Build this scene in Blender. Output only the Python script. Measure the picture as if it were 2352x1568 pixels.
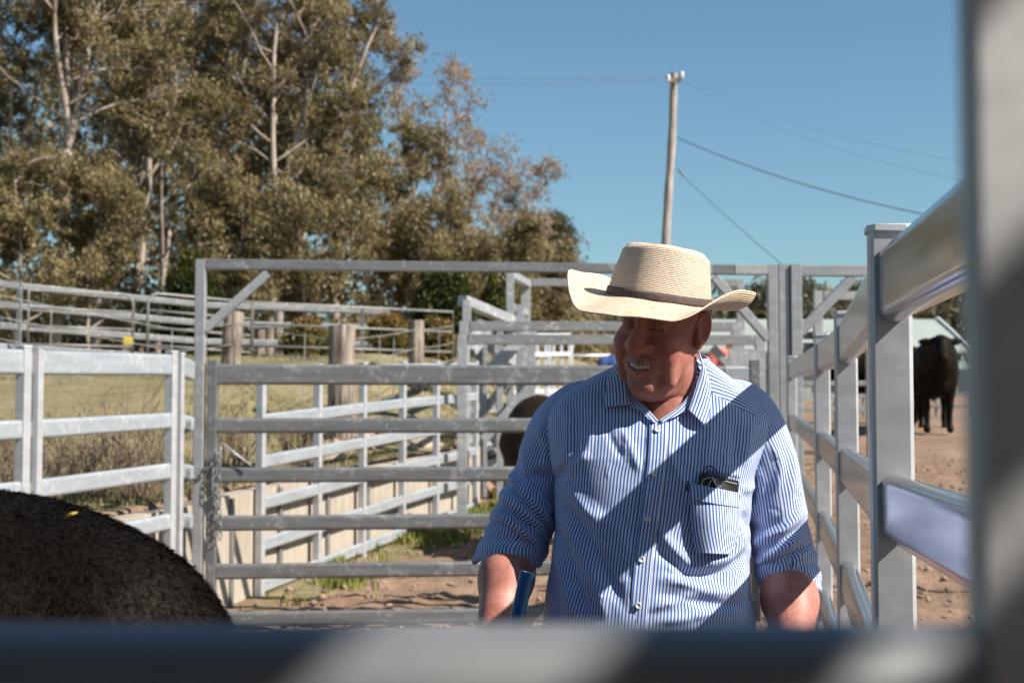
import bpy, math, numpy as np
from math import radians, sin, cos, pi
from mathutils import Vector, Matrix, noise as mnoise

SC = bpy.context.scene
COL = SC.collection
for _o in list(bpy.data.objects):
    bpy.data.objects.remove(_o)
rng = np.random.default_rng(11)

# ------------------------------------------------------------------ camera, sky, sun, exposure
CAM_Z = 1.53
FPX, CX, CY = 3267.0, 1176.0, 784.0          # 50 mm lens measured on a 2352 px wide frame
PITCH = math.atan(169.0 / FPX)
cam_data = bpy.data.cameras.new("camera")
cam_data.lens = 50.0
cam_data.sensor_width = 36.0
cam_data.clip_start = 0.05
cam_data.clip_end = 3000.0
cam_data.dof.use_dof = True
cam_data.dof.focus_distance = 2.55
cam_data.dof.aperture_fstop = 7.5
cam = bpy.data.objects.new("camera", cam_data)
cam.location = (0, 0, CAM_Z)
cam.rotation_euler = (pi / 2 + PITCH, 0, 0)
COL.objects.link(cam)
SC.camera = cam

SUN = np.array([0.67, -0.32, 0.665])
SUN = SUN / np.linalg.norm(SUN)
world = bpy.data.worlds.new("World")
SC.world = world
world.use_nodes = True
_wn = world.node_tree.nodes
_wl = world.node_tree.links
_sky = _wn.new("ShaderNodeTexSky")
_sky.sky_type = 'NISHITA'
_sky.sun_disc = False
_sky.sun_elevation = math.asin(SUN[2])
_sky.sun_rotation = math.atan2(SUN[0], SUN[1])
_sky.altitude = 100
_sky.air_density = 1.1
_sky.dust_density = 0.6
_sky.ozone_density = 2.6
_tint = _wn.new("ShaderNodeMix"); _tint.data_type = 'RGBA'; _tint.blend_type = 'MULTIPLY'
_tint.inputs[0].default_value = 1.0; _tint.inputs[7].default_value = (.88, 1.10, 1.12, 1)
_wl.new(_sky.outputs[0], _tint.inputs[6])
_wl.new(_tint.outputs[2], _wn["Background"].inputs[0])
_wn["Background"].inputs[1].default_value = 0.055
sun_data = bpy.data.lights.new("sun", 'SUN')
sun_data.energy = 5.0
sun_data.angle = radians(0.53)
sun_data.color = (1.0, 0.93, 0.83)
sun = bpy.data.objects.new("sun", sun_data)
sun.rotation_euler = Vector(SUN).to_track_quat('Z', 'Y').to_euler()
sun.location = (6, -4, 8)
COL.objects.link(sun)
SC.view_settings.view_transform = 'Standard'
SC.view_settings.look = 'None'
SC.view_settings.exposure = 0.92
SC.view_settings.gamma = 1.0
SC.view_settings.use_curve_mapping = False
SC.cycles.use_denoising = True
SC.cycles.max_bounces = 6
SC.cycles.transparent_max_bounces = 6

# ------------------------------------------------------------------ helpers
_cp, _sp = math.cos(PITCH), math.sin(PITCH)

def P(u, v, y):
    """world point at distance y in front of the camera on the sight line (u, v)"""
    a = (u - CX) / FPX
    b = -(v - CY) / FPX
    dy = _cp - b * _sp
    dz = _sp + b * _cp
    k = y / dy
    return np.array([a * k, y, CAM_Z + dz * k])

def proj(pts):
    """sight-line coordinates of world points"""
    p = np.asarray(pts, float)
    x = p[..., 0]; y = p[..., 1]; z = p[..., 2] - CAM_Z
    d = y * _cp + z * _sp
    h = -y * _sp + z * _cp
    return CX + FPX * x / d, CY - FPX * h / d

def smooth01(t):
    t = np.clip(t, 0, 1)
    return t * t * (3 - 2 * t)

def empty(name, loc=(0, 0, 0), label=None, cat=None, group=None, kind=None):
    o = bpy.data.objects.new(name, None)
    o.location = tuple(float(c) for c in loc)
    o.empty_display_size = 0.1
    COL.objects.link(o)
    tag(o, label, cat, group, kind)
    return o

def tag(o, label=None, cat=None, group=None, kind=None):
    if label: o["label"] = label
    if cat: o["category"] = cat
    if group: o["group"] = group
    if kind: o["kind"] = kind
    return o

def worldloc(o):
    l = np.zeros(3)
    while o is not None:
        l += np.array(o.location)
        o = o.parent
    return l

def mesh_data(name, V, F, mat=None, smooth=False):
    V = np.asarray(V, np.float32)
    me = bpy.data.meshes.new(name)
    if isinstance(F, np.ndarray):
        n, k = F.shape
        me.vertices.add(len(V))
        me.vertices.foreach_set("co", V.ravel())
        me.loops.add(n * k)
        me.loops.foreach_set("vertex_index", F.astype(np.int32).ravel())
        me.polygons.add(n)
        me.polygons.foreach_set("loop_start", np.arange(0, n * k, k, dtype=np.int32))
        me.polygons.foreach_set("loop_total", np.full(n, k, np.int32))
        me.update(calc_edges=True)
    else:
        me.from_pydata(V.tolist(), [], F)
    me.validate()
    if mat is not None:
        me.materials.append(mat)
    if smooth:
        me.polygons.foreach_set("use_smooth", np.ones(len(me.polygons), bool))
    return me

def mesh_obj(name, V, F, mat=None, parent=None, smooth=False, origin=None, autos=None):
    """V in world coordinates; the object sits at origin (default: its lowest centre) or is relative to its parent"""
    V = np.asarray(V, float)
    if origin is None:
        mn, mx = V.min(0), V.max(0)
        origin = np.array([(mn[0] + mx[0]) / 2, (mn[1] + mx[1]) / 2, mn[2]])
    origin = np.asarray(origin, float)
    me = mesh_data(name, V - origin, F, mat, smooth)
    o = bpy.data.objects.new(name, me)
    if parent is not None:
        o.parent = parent
        o.location = tuple(origin - worldloc(parent))
    else:
        o.location = tuple(origin)
    COL.objects.link(o)
    if autos is not None:
        try:
            me.set_sharp_from_angle(angle=radians(autos))
        except Exception:
            pass
    return o

def set_attr(o, name, arr):
    a = o.data.attributes.new(name, 'FLOAT', 'POINT')
    a.data.foreach_set("value", np.asarray(arr, np.float32).ravel())

def set_uv(o, uv_per_vertex, name="UVMap"):
    me = o.data
    l = me.uv_layers.new(name=name)
    vi = np.zeros(len(me.loops), np.int32)
    me.loops.foreach_get("vertex_index", vi)
    l.data.foreach_set("uv", np.asarray(uv_per_vertex, np.float32)[vi].ravel())

class MB:
    """collects verts / faces of one mesh"""
    def __init__(self):
        self.V = []; self.F = []; self.n = 0
    def add(self, V, F):
        V = np.asarray(V, float)
        self.V.append(V)
        self.F += [tuple(int(i) + self.n for i in f) for f in F]
        self.n += len(V)
    def build(self, name, mat, parent=None, smooth=False, origin=None, autos=None):
        return mesh_obj(name, np.vstack(self.V), self.F, mat, parent, smooth, origin, autos)

def frame_of(d, up=(0, 0, 1)):
    d = np.asarray(d, float); d = d / np.linalg.norm(d)
    up = np.asarray(up, float)
    if abs(d @ up) > 0.98:
        up = np.array([0, 1.0, 0])
    s = np.cross(d, up); s /= np.linalg.norm(s)
    t = np.cross(s, d)
    return d, s, t

def beam(p0, p1, w, h, up=(0, 0, 1), bev=0.004):
    """box section from p0 to p1, width w sideways, height h along up; chamfered long edges"""
    p0 = np.asarray(p0, float); p1 = np.asarray(p1, float)
    d, s, t = frame_of(p1 - p0, up)
    b = min(bev, w * .3, h * .3)
    a, c = w / 2, h / 2
    prof = [(-a + b, -c), (a - b, -c), (a, -c + b), (a, c - b), (a - b, c), (-a + b, c), (-a, c - b), (-a, -c + b)]
    V = [p + s * x + t * z for p in (p0, p1) for x, z in prof]
    n = len(prof)
    F = [(i, (i + 1) % n, n + (i + 1) % n, n + i) for i in range(n)]
    F += [tuple(range(n - 1, -1, -1)), tuple(range(n, 2 * n))]
    return V, F

def stadium(p0, p1, w, h, seg=7, up=(0, 0, 1), cap=True):
    """flat-sided oval cattle rail: rounded top and bottom"""
    p0 = np.asarray(p0, float); p1 = np.asarray(p1, float)
    d, s, t = frame_of(p1 - p0, up)
    r = w * 0.5
    rv = min(r, h * .5) * .85
    prof = []
    for k in range(seg + 1):
        a = pi * k / seg
        prof.append((r * cos(a), h / 2 - rv + rv * sin(a)))
    prof.append((-r, h / 2 - rv - .004)); prof.append((-r, -h / 2 + rv + .004))
    for k in range(seg + 1):
        a = pi + pi * k / seg
        prof.append((r * cos(a), -h / 2 + rv + rv * sin(a)))
    prof.append((r, -h / 2 + rv + .004)); prof.append((r, h / 2 - rv - .004))
    prof = prof[::-1]
    V = [p + s * x + t * z for p in (p0, p1) for x, z in prof]
    n = len(prof)
    F = [((i + 1) % n, i, n + i, n + (i + 1) % n) for i in range(n)]
    F += [tuple(range(n)), tuple(range(2 * n - 1, n - 1, -1))]
    return V, F

def tube(pts, rad, seg=8, cap=True):
    pts = np.asarray(pts, float)
    n = len(pts)
    rad = np.full(n, rad) if np.isscalar(rad) else np.asarray(rad, float)
    tan = np.gradient(pts, axis=0)
    tan /= np.linalg.norm(tan, axis=1)[:, None] + 1e-12
    d, s, t = frame_of(tan[0])
    V = []
    for i in range(n):
        s = s - tan[i] * (s @ tan[i]); s /= np.linalg.norm(s)
        t = np.cross(tan[i], s)
        for k in range(seg):
            a = 2 * pi * k / seg
            V.append(pts[i] + rad[i] * (s * cos(a) + t * sin(a)))
    F = []
    for i in range(n - 1):
        for k in range(seg):
            k2 = (k + 1) % seg
            F.append((i * seg + k, i * seg + k2, (i + 1) * seg + k2, (i + 1) * seg + k))
    if cap:
        F.append(tuple(range(seg - 1, -1, -1)))
        F.append(tuple((n - 1) * seg + k for k in range(seg)))
    return np.array(V), F

def spline(pts, n):
    """Catmull-Rom through pts, n samples"""
    p = np.asarray(pts, float)
    p = np.vstack([2 * p[0] - p[1], p, 2 * p[-1] - p[-2]])
    m = len(p) - 3
    t = np.linspace(0, m - 1e-9, n)
    i = t.astype(int); f = (t - i)[:, None]
    a, b, c, d = p[i], p[i + 1], p[i + 2], p[i + 3]
    return .5 * ((2 * b) + (-a + c) * f + (2 * a - 5 * b + 4 * c - d) * f ** 2 + (-a + 3 * b - 3 * c + d) * f ** 3)

def hash3(i, j, k, s):
    n = (i * 374761393 + j * 668265263 + k * 2147483647 + s * 974634777) & 0xffffffff
    n = ((n ^ (n >> 13)) * 1274126177) & 0xffffffff
    n = n ^ (n >> 16)
    return (n & 0xffff) / 65535.0

def vnoise(x, y, z=None, seed=0):
    """smooth value noise in [-1, 1]"""
    x = np.asarray(x, float); y = np.asarray(y, float)
    z = np.zeros_like(x) if z is None else np.asarray(z, float)
    i, j, k = np.floor(x).astype(np.int64), np.floor(y).astype(np.int64), np.floor(z).astype(np.int64)
    f, g, h = smooth01(x - i), smooth01(y - j), smooth01(z - k)
    r = 0
    for a in (0, 1):
        for b in (0, 1):
            for c in (0, 1):
                w = (f if a else 1 - f) * (g if b else 1 - g) * (h if c else 1 - h)
                r = r + w * hash3(i + a, j + b, k + c, seed)
    return r * 2 - 1

def fbm(x, y, z=None, seed=0, oct=4):
    r = 0; a = 1.0
    for o in range(oct):
        r = r + a * vnoise(np.asarray(x) * 2 ** o, np.asarray(y) * 2 ** o, None if z is None else np.asarray(z) * 2 ** o, seed + o)
        a *= .5
    return r

# signed distance toolkit -------------------------------------------------
def s_ell(p, c, r, R=None):
    q = p - np.asarray(c, np.float32)
    if R is not None:
        q = q @ np.asarray(R, np.float32)
    r = np.asarray(r, np.float32)
    k0 = np.linalg.norm(q / r, axis=-1)
    k1 = np.linalg.norm(q / (r * r), axis=-1) + 1e-9
    return k0 * (k0 - 1) / k1

def s_cone(p, a, b, ra, rb):
    a = np.asarray(a, np.float32); b = np.asarray(b, np.float32)
    ab = b - a
    t = np.clip(((p - a) @ ab) / (ab @ ab + 1e-12), 0, 1)
    return np.linalg.norm(p - a - t[..., None] * ab, axis=-1) - (ra + (rb - ra) * t)

def smin(a, b, k):
    h = np.clip(.5 + .5 * (b - a) / k, 0, 1)
    return b + (a - b) * h - k * h * (1 - h)

def ssub(a, b, k):
    """a minus b, smooth"""
    return -smin(-a, b, k)

def snets(f, lo, hi, h):
    lo = np.asarray(lo, np.float32); hi = np.asarray(hi, np.float32)
    n = np.ceil((hi - lo) / h).astype(int) + 1
    G = np.stack(np.meshgrid(*[lo[i] + h * np.arange(n[i], dtype=np.float32) for i in range(3)], indexing='ij'), -1)
    D = f(G).astype(np.float32)
    ins = D < 0
    cnt = np.zeros(tuple(n - 1), np.int8)
    for a in (0, 1):
        for b in (0, 1):
            for c in (0, 1):
                cnt += ins[a:n[0] - 1 + a, b:n[1] - 1 + b, c:n[2] - 1 + c]
    mask = (cnt > 0) & (cnt < 8)
    idx = np.full(mask.shape, -1, np.int64)
    I, J, K = np.nonzero(mask)
    idx[I, J, K] = np.arange(len(I))
    acc = np.zeros((len(I), 3)); num = np.zeros(len(I))
    cs = [(a, b, c) for a in (0, 1) for b in (0, 1) for c in (0, 1)]
    for p in cs:
        for ax in range(3):
            if p[ax]: continue
            q = list(p); q[ax] = 1
            va = D[I + p[0], J + p[1], K + p[2]]; vb = D[I + q[0], J + q[1], K + q[2]]
            cr = (va < 0) != (vb < 0)
            t = va / (va - vb + 1e-20)
            pt = np.tile(np.array(p, float), (len(I), 1)); pt[:, ax] = t
            acc[cr] += pt[cr]; num[cr] += 1
    V = lo + h * (np.stack([I, J, K], 1) + acc / num[:, None])
    F = []
    for ax in range(3):
        o1, o2 = [(1, 2), (2, 0), (0, 1)][ax]
        sl = [slice(None)] * 3; sl2 = [slice(None)] * 3
        sl[ax] = slice(0, -1); sl2[ax] = slice(1, None)
        A = ins[tuple(sl)]; B = ins[tuple(sl2)]
        ch = np.argwhere(A != B)
        ch = ch[(ch[:, o1] > 0) & (ch[:, o2] > 0) & (ch[:, o1] < n[o1] - 1) & (ch[:, o2] < n[o2] - 1)]
        s = A[tuple(ch.T)]
        def cell(d1, d2):
            c = ch.copy(); c[:, o1] -= d1; c[:, o2] -= d2
            return idx[tuple(c.T)]
        q = np.stack([cell(1, 1), cell(0, 1), cell(0, 0), cell(1, 0)], 1)
        q[~s] = q[~s][:, ::-1]
        F.append(q)
    F = np.vstack(F)
    F = F[(F >= 0).all(1)]
    return V, F

def rotz(a):
    return np.array([[cos(a), -sin(a), 0], [sin(a), cos(a), 0], [0, 0, 1]])
def rotx(a):
    return np.array([[1, 0, 0], [0, cos(a), -sin(a)], [0, sin(a), cos(a)]])
def roty(a):
    return np.array([[cos(a), 0, sin(a)], [0, 1, 0], [-sin(a), 0, cos(a)]])

# ------------------------------------------------------------------ materials
class NT:
    def __init__(self, name):
        self.m = bpy.data.materials.new(name)
        self.m.use_nodes = True
        self.t = self.m.node_tree
        self.b = self.t.nodes["Principled BSDF"]
    def n(self, typ, **kw):
        x = self.t.nodes.new(typ)
        for k, v in kw.items():
            if k.startswith("i_"):
                x.inputs[int(k[2:])].default_value = v
            else:
                setattr(x, k, v)
        return x
    def l(self, a, b):
        self.t.links.new(a, b)
    def coord(self, scale=(1, 1, 1), src="Object"):
        tc = self.n("ShaderNodeTexCoord")
        mp = self.n("ShaderNodeMapping")
        mp.inputs["Scale"].default_value = scale
        self.l(tc.outputs[src], mp.inputs[0])
        return mp.outputs[0]
    def noise(self, vec, scale, detail=4, rough=.55):
        x = self.n("ShaderNodeTexNoise")
        x.inputs["Scale"].default_value = scale
        x.inputs["Detail"].default_value = detail
        x.inputs["Roughness"].default_value = rough
        if vec is not None: self.l(vec, x.inputs["Vector"])
        return x.outputs["Fac"]
    def ramp(self, fac, stops):
        r = self.n("ShaderNodeValToRGB")
        e = r.color_ramp.elements
        while len(e) < len(stops): e.new(.5)
        for q, (p, c) in zip(e, stops):
            q.position = p
            q.color = (*c, 1) if len(c) == 3 else c
        self.l(fac, r.inputs[0])
        return r.outputs[0]
    def mix(self, fac, a, b, blend='MIX'):
        x = self.n("ShaderNodeMix", data_type='RGBA', blend_type=blend)
        for s, v in ((x.inputs[0], fac), (x.inputs[6], a), (x.inputs[7], b)):
            if hasattr(v, "is_output"): self.l(v, s)
            else: s.default_value = v if not isinstance(v, tuple) or len(v) == 4 else (*v, 1)
        return x.outputs[2]
    def math(self, op, a, b=None, c=None):
        x = self.n("ShaderNodeMath", operation=op)
        for s, v in zip(x.inputs, (a, b, c)):
            if v is None: continue
            if hasattr(v, "is_output"): self.l(v, s)
            else: s.default_value = v
        return x.outputs[0]
    def bump(self, h, strength, dist=.01):
        x = self.n("ShaderNodeBump")
        x.inputs["Strength"].default_value = strength
        x.inputs["Distance"].default_value = dist
        self.l(h, x.inputs["Height"])
        self.l(x.outputs[0], self.b.inputs["Normal"])
        return x
    def set(self, **kw):
        for k, v in kw.items():
            s = self.b.inputs[k.replace("_", " ")]
            if hasattr(v, "is_output"): self.l(v, s)
            else: s.default_value = v if not (isinstance(v, tuple) and len(v) == 3 and s.type == 'RGBA') else (*v, 1)
        return self.m

def mat_galv(name, lo, hi, metal, rough, spots=.3, rust=0.0, bmp=.04):
    t = NT(name)
    geo = t.n("ShaderNodeNewGeometry")
    oi = t.n("ShaderNodeObjectInfo")
    add = t.n("ShaderNodeVectorMath", operation='ADD')
    t.l(geo.outputs["Position"], add.inputs[0])
    sc = t.n("ShaderNodeVectorMath", operation='SCALE'); sc.inputs[3].default_value = 7.0
    cmb = t.n("ShaderNodeCombineXYZ")
    t.l(oi.outputs["Random"], cmb.inputs[0]); t.l(oi.outputs["Random"], cmb.inputs[1])
    t.l(cmb.outputs[0], sc.inputs[0]); t.l(sc.outputs[0], add.inputs[1])
    v = add.outputs[0]
    mp = t.n("ShaderNodeMapping"); mp.inputs["Scale"].default_value = (1, 1, 9)
    t.l(v, mp.inputs[0])
    n1 = t.noise(mp.outputs[0], 2.2, 5, .6)          # long horizontal wash
    n2 = t.noise(v, 26, 5, .65)                       # spangle, dirt
    n3 = t.noise(v, 9, 3, .5)
    f = t.math('ADD', t.math('MULTIPLY', n1, .6), t.math('MULTIPLY', n2, .4))
    c = t.ramp(f, [(.32, lo), (.68, hi)])
    sp = t.ramp(t.math('MULTIPLY', n2, n3), [(.30, (0, 0, 0)), (.36, (1, 1, 1))])
    c = t.mix(t.math('MULTIPLY', sp, spots), c, (.78, .79, .8))
    if rust:
        rn = t.ramp(t.noise(v, 5, 6, .7), [(.66, (0, 0, 0)), (.74, (1, 1, 1))])
        c = t.mix(t.math('MULTIPLY', rn, rust), c, (.16, .075, .035))
    rr = t.math('MULTIPLY_ADD', n1, .25, rough - .12)
    t.bump(n2, bmp, .004)
    return t.set(Base_Color=c, Metallic=metal, Roughness=rr)

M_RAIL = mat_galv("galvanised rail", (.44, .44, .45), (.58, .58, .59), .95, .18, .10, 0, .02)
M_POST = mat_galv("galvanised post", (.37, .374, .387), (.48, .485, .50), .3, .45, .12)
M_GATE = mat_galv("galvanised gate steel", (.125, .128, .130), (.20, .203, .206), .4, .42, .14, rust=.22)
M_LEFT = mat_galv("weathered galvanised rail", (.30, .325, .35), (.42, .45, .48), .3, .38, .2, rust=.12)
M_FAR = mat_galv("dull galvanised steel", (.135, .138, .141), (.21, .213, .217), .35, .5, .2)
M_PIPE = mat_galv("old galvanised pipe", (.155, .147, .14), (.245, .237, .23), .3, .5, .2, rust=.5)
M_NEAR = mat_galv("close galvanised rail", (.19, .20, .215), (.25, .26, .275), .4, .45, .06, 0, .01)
M_WELD = NT("zinc paint on weld").set(Base_Color=(.55, .56, .58), Roughness=.5, Metallic=.2)

def mat_simple(name, col, rough=.6, metal=0.0, var=.25, scale=8.0, bump=0.0, spec=.5):
    t = NT(name)
    n = t.noise(t.coord(), scale, 5, .6)
    a = tuple(c * (1 - var) for c in col); b = tuple(min(1, c * (1 + var)) for c in col)
    c = t.ramp(n, [(.3, a), (.7, b)])
    if bump: t.bump(n, bump, .01)
    t.b.inputs["Specular IOR Level"].default_value = spec
    return t.set(Base_Color=c, Roughness=rough, Metallic=metal)
M_EYE = NT("dark eye").set(Base_Color=(.01, .008, .007), Roughness=.08)
# ------------------------------------------------------------------ terrain
def wall_x(y):
    return np.interp(y, [-40, 4, 7.0, 8.8, 10.7, 16.3, 18.5, 24, 60], [-3.6, -3.3, -2.62, -2.30, -2.02, -.56, -.1, 1.2, 8])

def H(x, y):
    x = np.asarray(x, float); y = np.asarray(y, float)
    base = np.interp(y, [-50, 4, 10, 16, 25, 45, 80, 150, 600], [0, 0, .16, .42, 1.30, 2.0, 3.0, 5, 9])
    d = wall_x(y) - x
    near = .93 + .03 * np.maximum(0, y - 9)
    slope = np.interp(y, [-50, 9.5, 21.5, 35, 60, 150, 600], [.92, .98, 2.42, 2.95, 4.0, 7, 12])
    left = near + (np.maximum(slope, near) - near) * smooth01((d - .1) / 3.0)
    wid = np.interp(y, [17, 24, 40], [.12, 2.5, 8.0])
    w = smooth01((d + wid * .5 - .12) / wid)
    return base * (1 - w) + left * w

def build_ground():
    xs = np.unique(np.concatenate([np.linspace(-400, -30, 30), np.linspace(-30, -8, 60), np.linspace(-8, -3, 55),
                                   np.linspace(-3, 4, 150), np.linspace(4, 10, 70), np.linspace(10, 40, 50), np.linspace(40, 400, 30)]))
    ys = np.unique(np.concatenate([np.linspace(-120, -4, 30), np.linspace(-4, 8, 130), np.linspace(8, 19, 240),
                                   np.linspace(19, 32, 110), np.linspace(32, 80, 70), np.linspace(80, 700, 40)]))
    X, Y = np.meshgrid(xs, ys, indexing='ij')
    Z = H(X, Y)
    d = wall_x(Y) - X
    yard = smooth01(-d / .6) * smooth01((22 - Y) / 8 + .3)
    clod = fbm(X * 2.3, Y * 2.3, seed=3, oct=4) * .030 + np.abs(vnoise(X * 6.5, Y * 6.5, seed=9)) * -.030 + vnoise(X * 14, Y * 11, seed=5) * .010
    Z = Z + clod * np.clip(yard, .15, 1) * smooth01((60 - np.hypot(X, Y)) / 30)
    Z = Z + fbm(X * .5, Y * .5, seed=21, oct=3) * .05 * smooth01(d / 2) * smooth01((Y - 9) / 4)
    grass = smooth01(d / .4) * .9
    edge = np.exp(-((d + .30) / .34) ** 2) * smooth01((Y - 9.6) / .6) * smooth01((17 - Y) / 2) * (.5 + .8 * (fbm(X * 1.2, Y * 1.2, seed=31) > -.15))
    grass = np.clip(np.maximum(grass, edge), 0, 1)
    grass = np.maximum(grass, .8 * smooth01((Y - 26) / 8) * smooth01((3 - X) / 5))
    n, m = X.shape
    V = np.stack([X, Y, Z], -1).reshape(-1, 3)
    i, j = np.meshgrid(np.arange(n - 1), np.arange(m - 1), indexing='ij')
    a = (i * m + j).ravel()
    F = np.stack([a, a + m, a + m + 1, a + 1], 1)
    t = NT("yard ground")
    v = t.coord()
    at = t.n("ShaderNodeAttribute", attribute_name="grass")
    n1 = t.noise(v, 1.1, 8, .65); n2 = t.noise(v, 14, 6, .7); n3 = t.noise(v, .35, 4, .5)
    n4 = t.noise(v, 60, 4, .7)
    dirt = t.ramp(n1, [(.25, (.105, .066, .042)), (.5, (.20, .13, .088)), (.72, (.30, .205, .145))])
    dirt = t.mix(t.ramp(n2, [(.38, (0, 0, 0)), (.62, (1, 1, 1))]), dirt, t.mix(.5, dirt, (.33, .24, .175)))
    dirt = t.mix(t.ramp(n4, [(.55, (0, 0, 0)), (.7, (.6, .6, .6))]), dirt, (.09, .055, .035))
    red = t.ramp(n3, [(.48, (0, 0, 0)), (.66, (.4, .4, .4))])
    dirt = t.mix(red, dirt, (.25, .14, .09))
    gr = t.ramp(n1, [(.3, (.092, .09, .038)), (.5, (.165, .148, .078)), (.7, (.255, .215, .135))])
    gr = t.mix(t.ramp(n2, [(.45, (0, 0, 0)), (.6, (.7, .7, .7))]), gr, (.30, .23, .13))
    fac = t.math('ADD', at.outputs["Fac"], t.math('MULTIPLY', t.math('SUBTRACT', n2, .5), .9))
    fac = t.ramp(fac, [(.42, (0, 0, 0)), (.58, (1, 1, 1))])
    c = t.mix(fac, dirt, gr)
    t.bump(t.math('ADD', n2, t.math('MULTIPLY', n4, .4)), .8, .03)
    m = t.set(Base_Color=c, Roughness=.95, Specular_IOR_Level=.15)
    o = mesh_obj("ground", V, F, m, smooth=True, origin=(0, 0, 0))
    tag(o, kind="structure")
    set_attr(o, "grass", grass.ravel())
    return o
build_ground()

# ------------------------------------------------------------------ steel yards
RAILS = [(1.80, .130), (1.44, .10), (1.13, .10), (.82, .10), (.51, .10), (.22, .10)]   # top height and depth of each rail

def cap(mb, p, w):
    """rough welded cap on a post"""
    x, y, z = p
    V, F = beam((x, y, z), (x, y, z + .006), w + .006, w + .006, up=(0, 1, 0), bev=.003)
    mb.add(V, F)

def rail_fence(name, label, cat, pts, ztop, rails=RAILS, post=.062, mr=None, mp=None, group=None, overrun=0.0,
               post_extra=0.0, rail_w=.042, weld=True, depth=.35, skip=()):
    mr = mr or M_RAIL; mp = mp or M_POST
    pts = [np.array([p[0], p[1]], float) for p in pts]
    r = empty(name, (pts[0][0], pts[0][1], ztop[0] - 1.8), label, cat, group)
    for i, p in enumerate(pts):
        d = pts[min(i + 1, len(pts) - 1)] - pts[max(i - 1, 0)]
        d = np.array([d[0], d[1], 0]); d /= np.linalg.norm(d)
        if i in skip: continue
        mb = MB()
        V, F = beam((p[0], p[1], ztop[i] - 1.8 - depth), (p[0], p[1], ztop[i] + .012 + post_extra), post, post, up=d, bev=.006)
        mb.add(V, F)
        mb.build("post", mp, r)
        if weld:
            mb = MB(); V, F = beam((p[0], p[1], ztop[i] + .013 + post_extra), (p[0], p[1], ztop[i] + .022 + post_extra), post + .008, post + .008, up=d, bev=.012)
            V = np.array(V); V[:, 2] += vnoise(V[:, 0] * 60, V[:, 1] * 60, seed=i) * .003
            mb.add(V, F); mb.build("post_cap", M_WELD, r)
    for i in range(len(pts) - 1):
        a, b = pts[i], pts[i + 1]
        d = (b - a) / np.linalg.norm(b - a)
        a2 = a + d * (post / 2 + .001); b2 = b - d * (post / 2 + .001)
        for (h, hh) in rails:
            za = ztop[i] - 1.8 + h - hh / 2; zb = ztop[i + 1] - 1.8 + h - hh / 2
            mb = MB()
            mb.add(*stadium((a2[0], a2[1], za), (b2[0], b2[1], zb), rail_w, hh))
            o = mb.build("rail", mr, r, smooth=True, autos=40)
    return r

# fence along the right side of the pen
rail_fence("yard_fence", "shiny rail fence of welded posts running back past the man's left arm", "fence",
           [(.36, .42), (.583, 2.19), (.935, 3.98), (1.225, 5.62), (1.86, 9.45)], [1.80, 1.80, 1.80, 1.83, 1.90], post=.062,
           rails=[(1.788, .118)] + RAILS[1:])

# fence the photograph looks through
_nf = rail_fence("yard_fence", "out of focus rail fence close up along the bottom edge of the picture", "fence",
           [(-1.75, .42), (.168, .42), (1.9, .42)], [1.795, 1.795, 1.795], post=.066, mr=M_NEAR, skip=(1,),
           rails=[(1.80, .125), (1.474, .105), (1.16, .10), (.84, .10), (.52, .10), (.22, .10)])

mb = MB(); mb.add(*beam((.1695, .42, -.35), (.1695, .42, 1.81), .070, .014, up=(0, 1, 0), bev=.003)); mb.build("post", M_POST, _nf)

# gateway with overhead frame, D about 9.3
GY0, GY1 = 9.25, 9.62
M_ZINC = mat_galv("zinc painted weld zone", (.25, .256, .266), (.34, .346, .357), .35, .45, .1)
def gateway():
    r = empty("gateway_frame", (-2.03, GY0, .1), "tall grey steel gateway frame with corner braces, spanning behind the man", "gate frame")
    w = .066
    xl, xr = -2.03, 1.765
    top = 2.545
    mb = MB(); mb.add(*beam((xl, GY0, -.25), (xl, GY0, top), w, w, up=(0, 1, 0), bev=.005)); mb.build("post", M_ZINC, r)
    mb = MB(); mb.add(*beam((xr, GY1, -.25), (xr, GY1, top), w, w, up=(0, 1, 0), bev=.005)); mb.build("post", M_ZINC, r)
    dx = (w / 2 + .001)
    mb = MB(); mb.add(*beam((xl + dx, GY0, top - w / 2), (xr - dx, GY1, top - w / 2), w, w, bev=.005)); mb.build("lintel", M_GATE, r)
    for xa, xb in ((xl + dx + .001, xl + .42), (xr - .62, xr - .42), (xr - .26, xr - dx - .001)):
        ya = GY0 + (GY1 - GY0) * (xa - xl) / (xr - xl); yb = GY0 + (GY1 - GY0) * (xb - xl) / (xr - xl)
        mb = MB(); mb.add(*beam((xa, ya, top - w / 2), (xb, yb, top - w / 2), w + .002, w + .002, bev=.005)); mb.build("zinc_paint", M_ZINC, r)
    mb = MB(); mb.add(*beam((xl + .028, GY0 + .002, top - .46), (xl + .43, GY0 + .042, top - w - .02), .058, .058, bev=.004)); mb.build("corner_brace", M_ZINC, r)
    mb = MB(); mb.add(*beam((xr - .03, GY1 - .002, top - .50), (xr - .40, GY1 - .04, top - w - .02), .058, .058, bev=.004)); mb.build("corner_brace", M_ZINC, r)
gateway()

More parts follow.
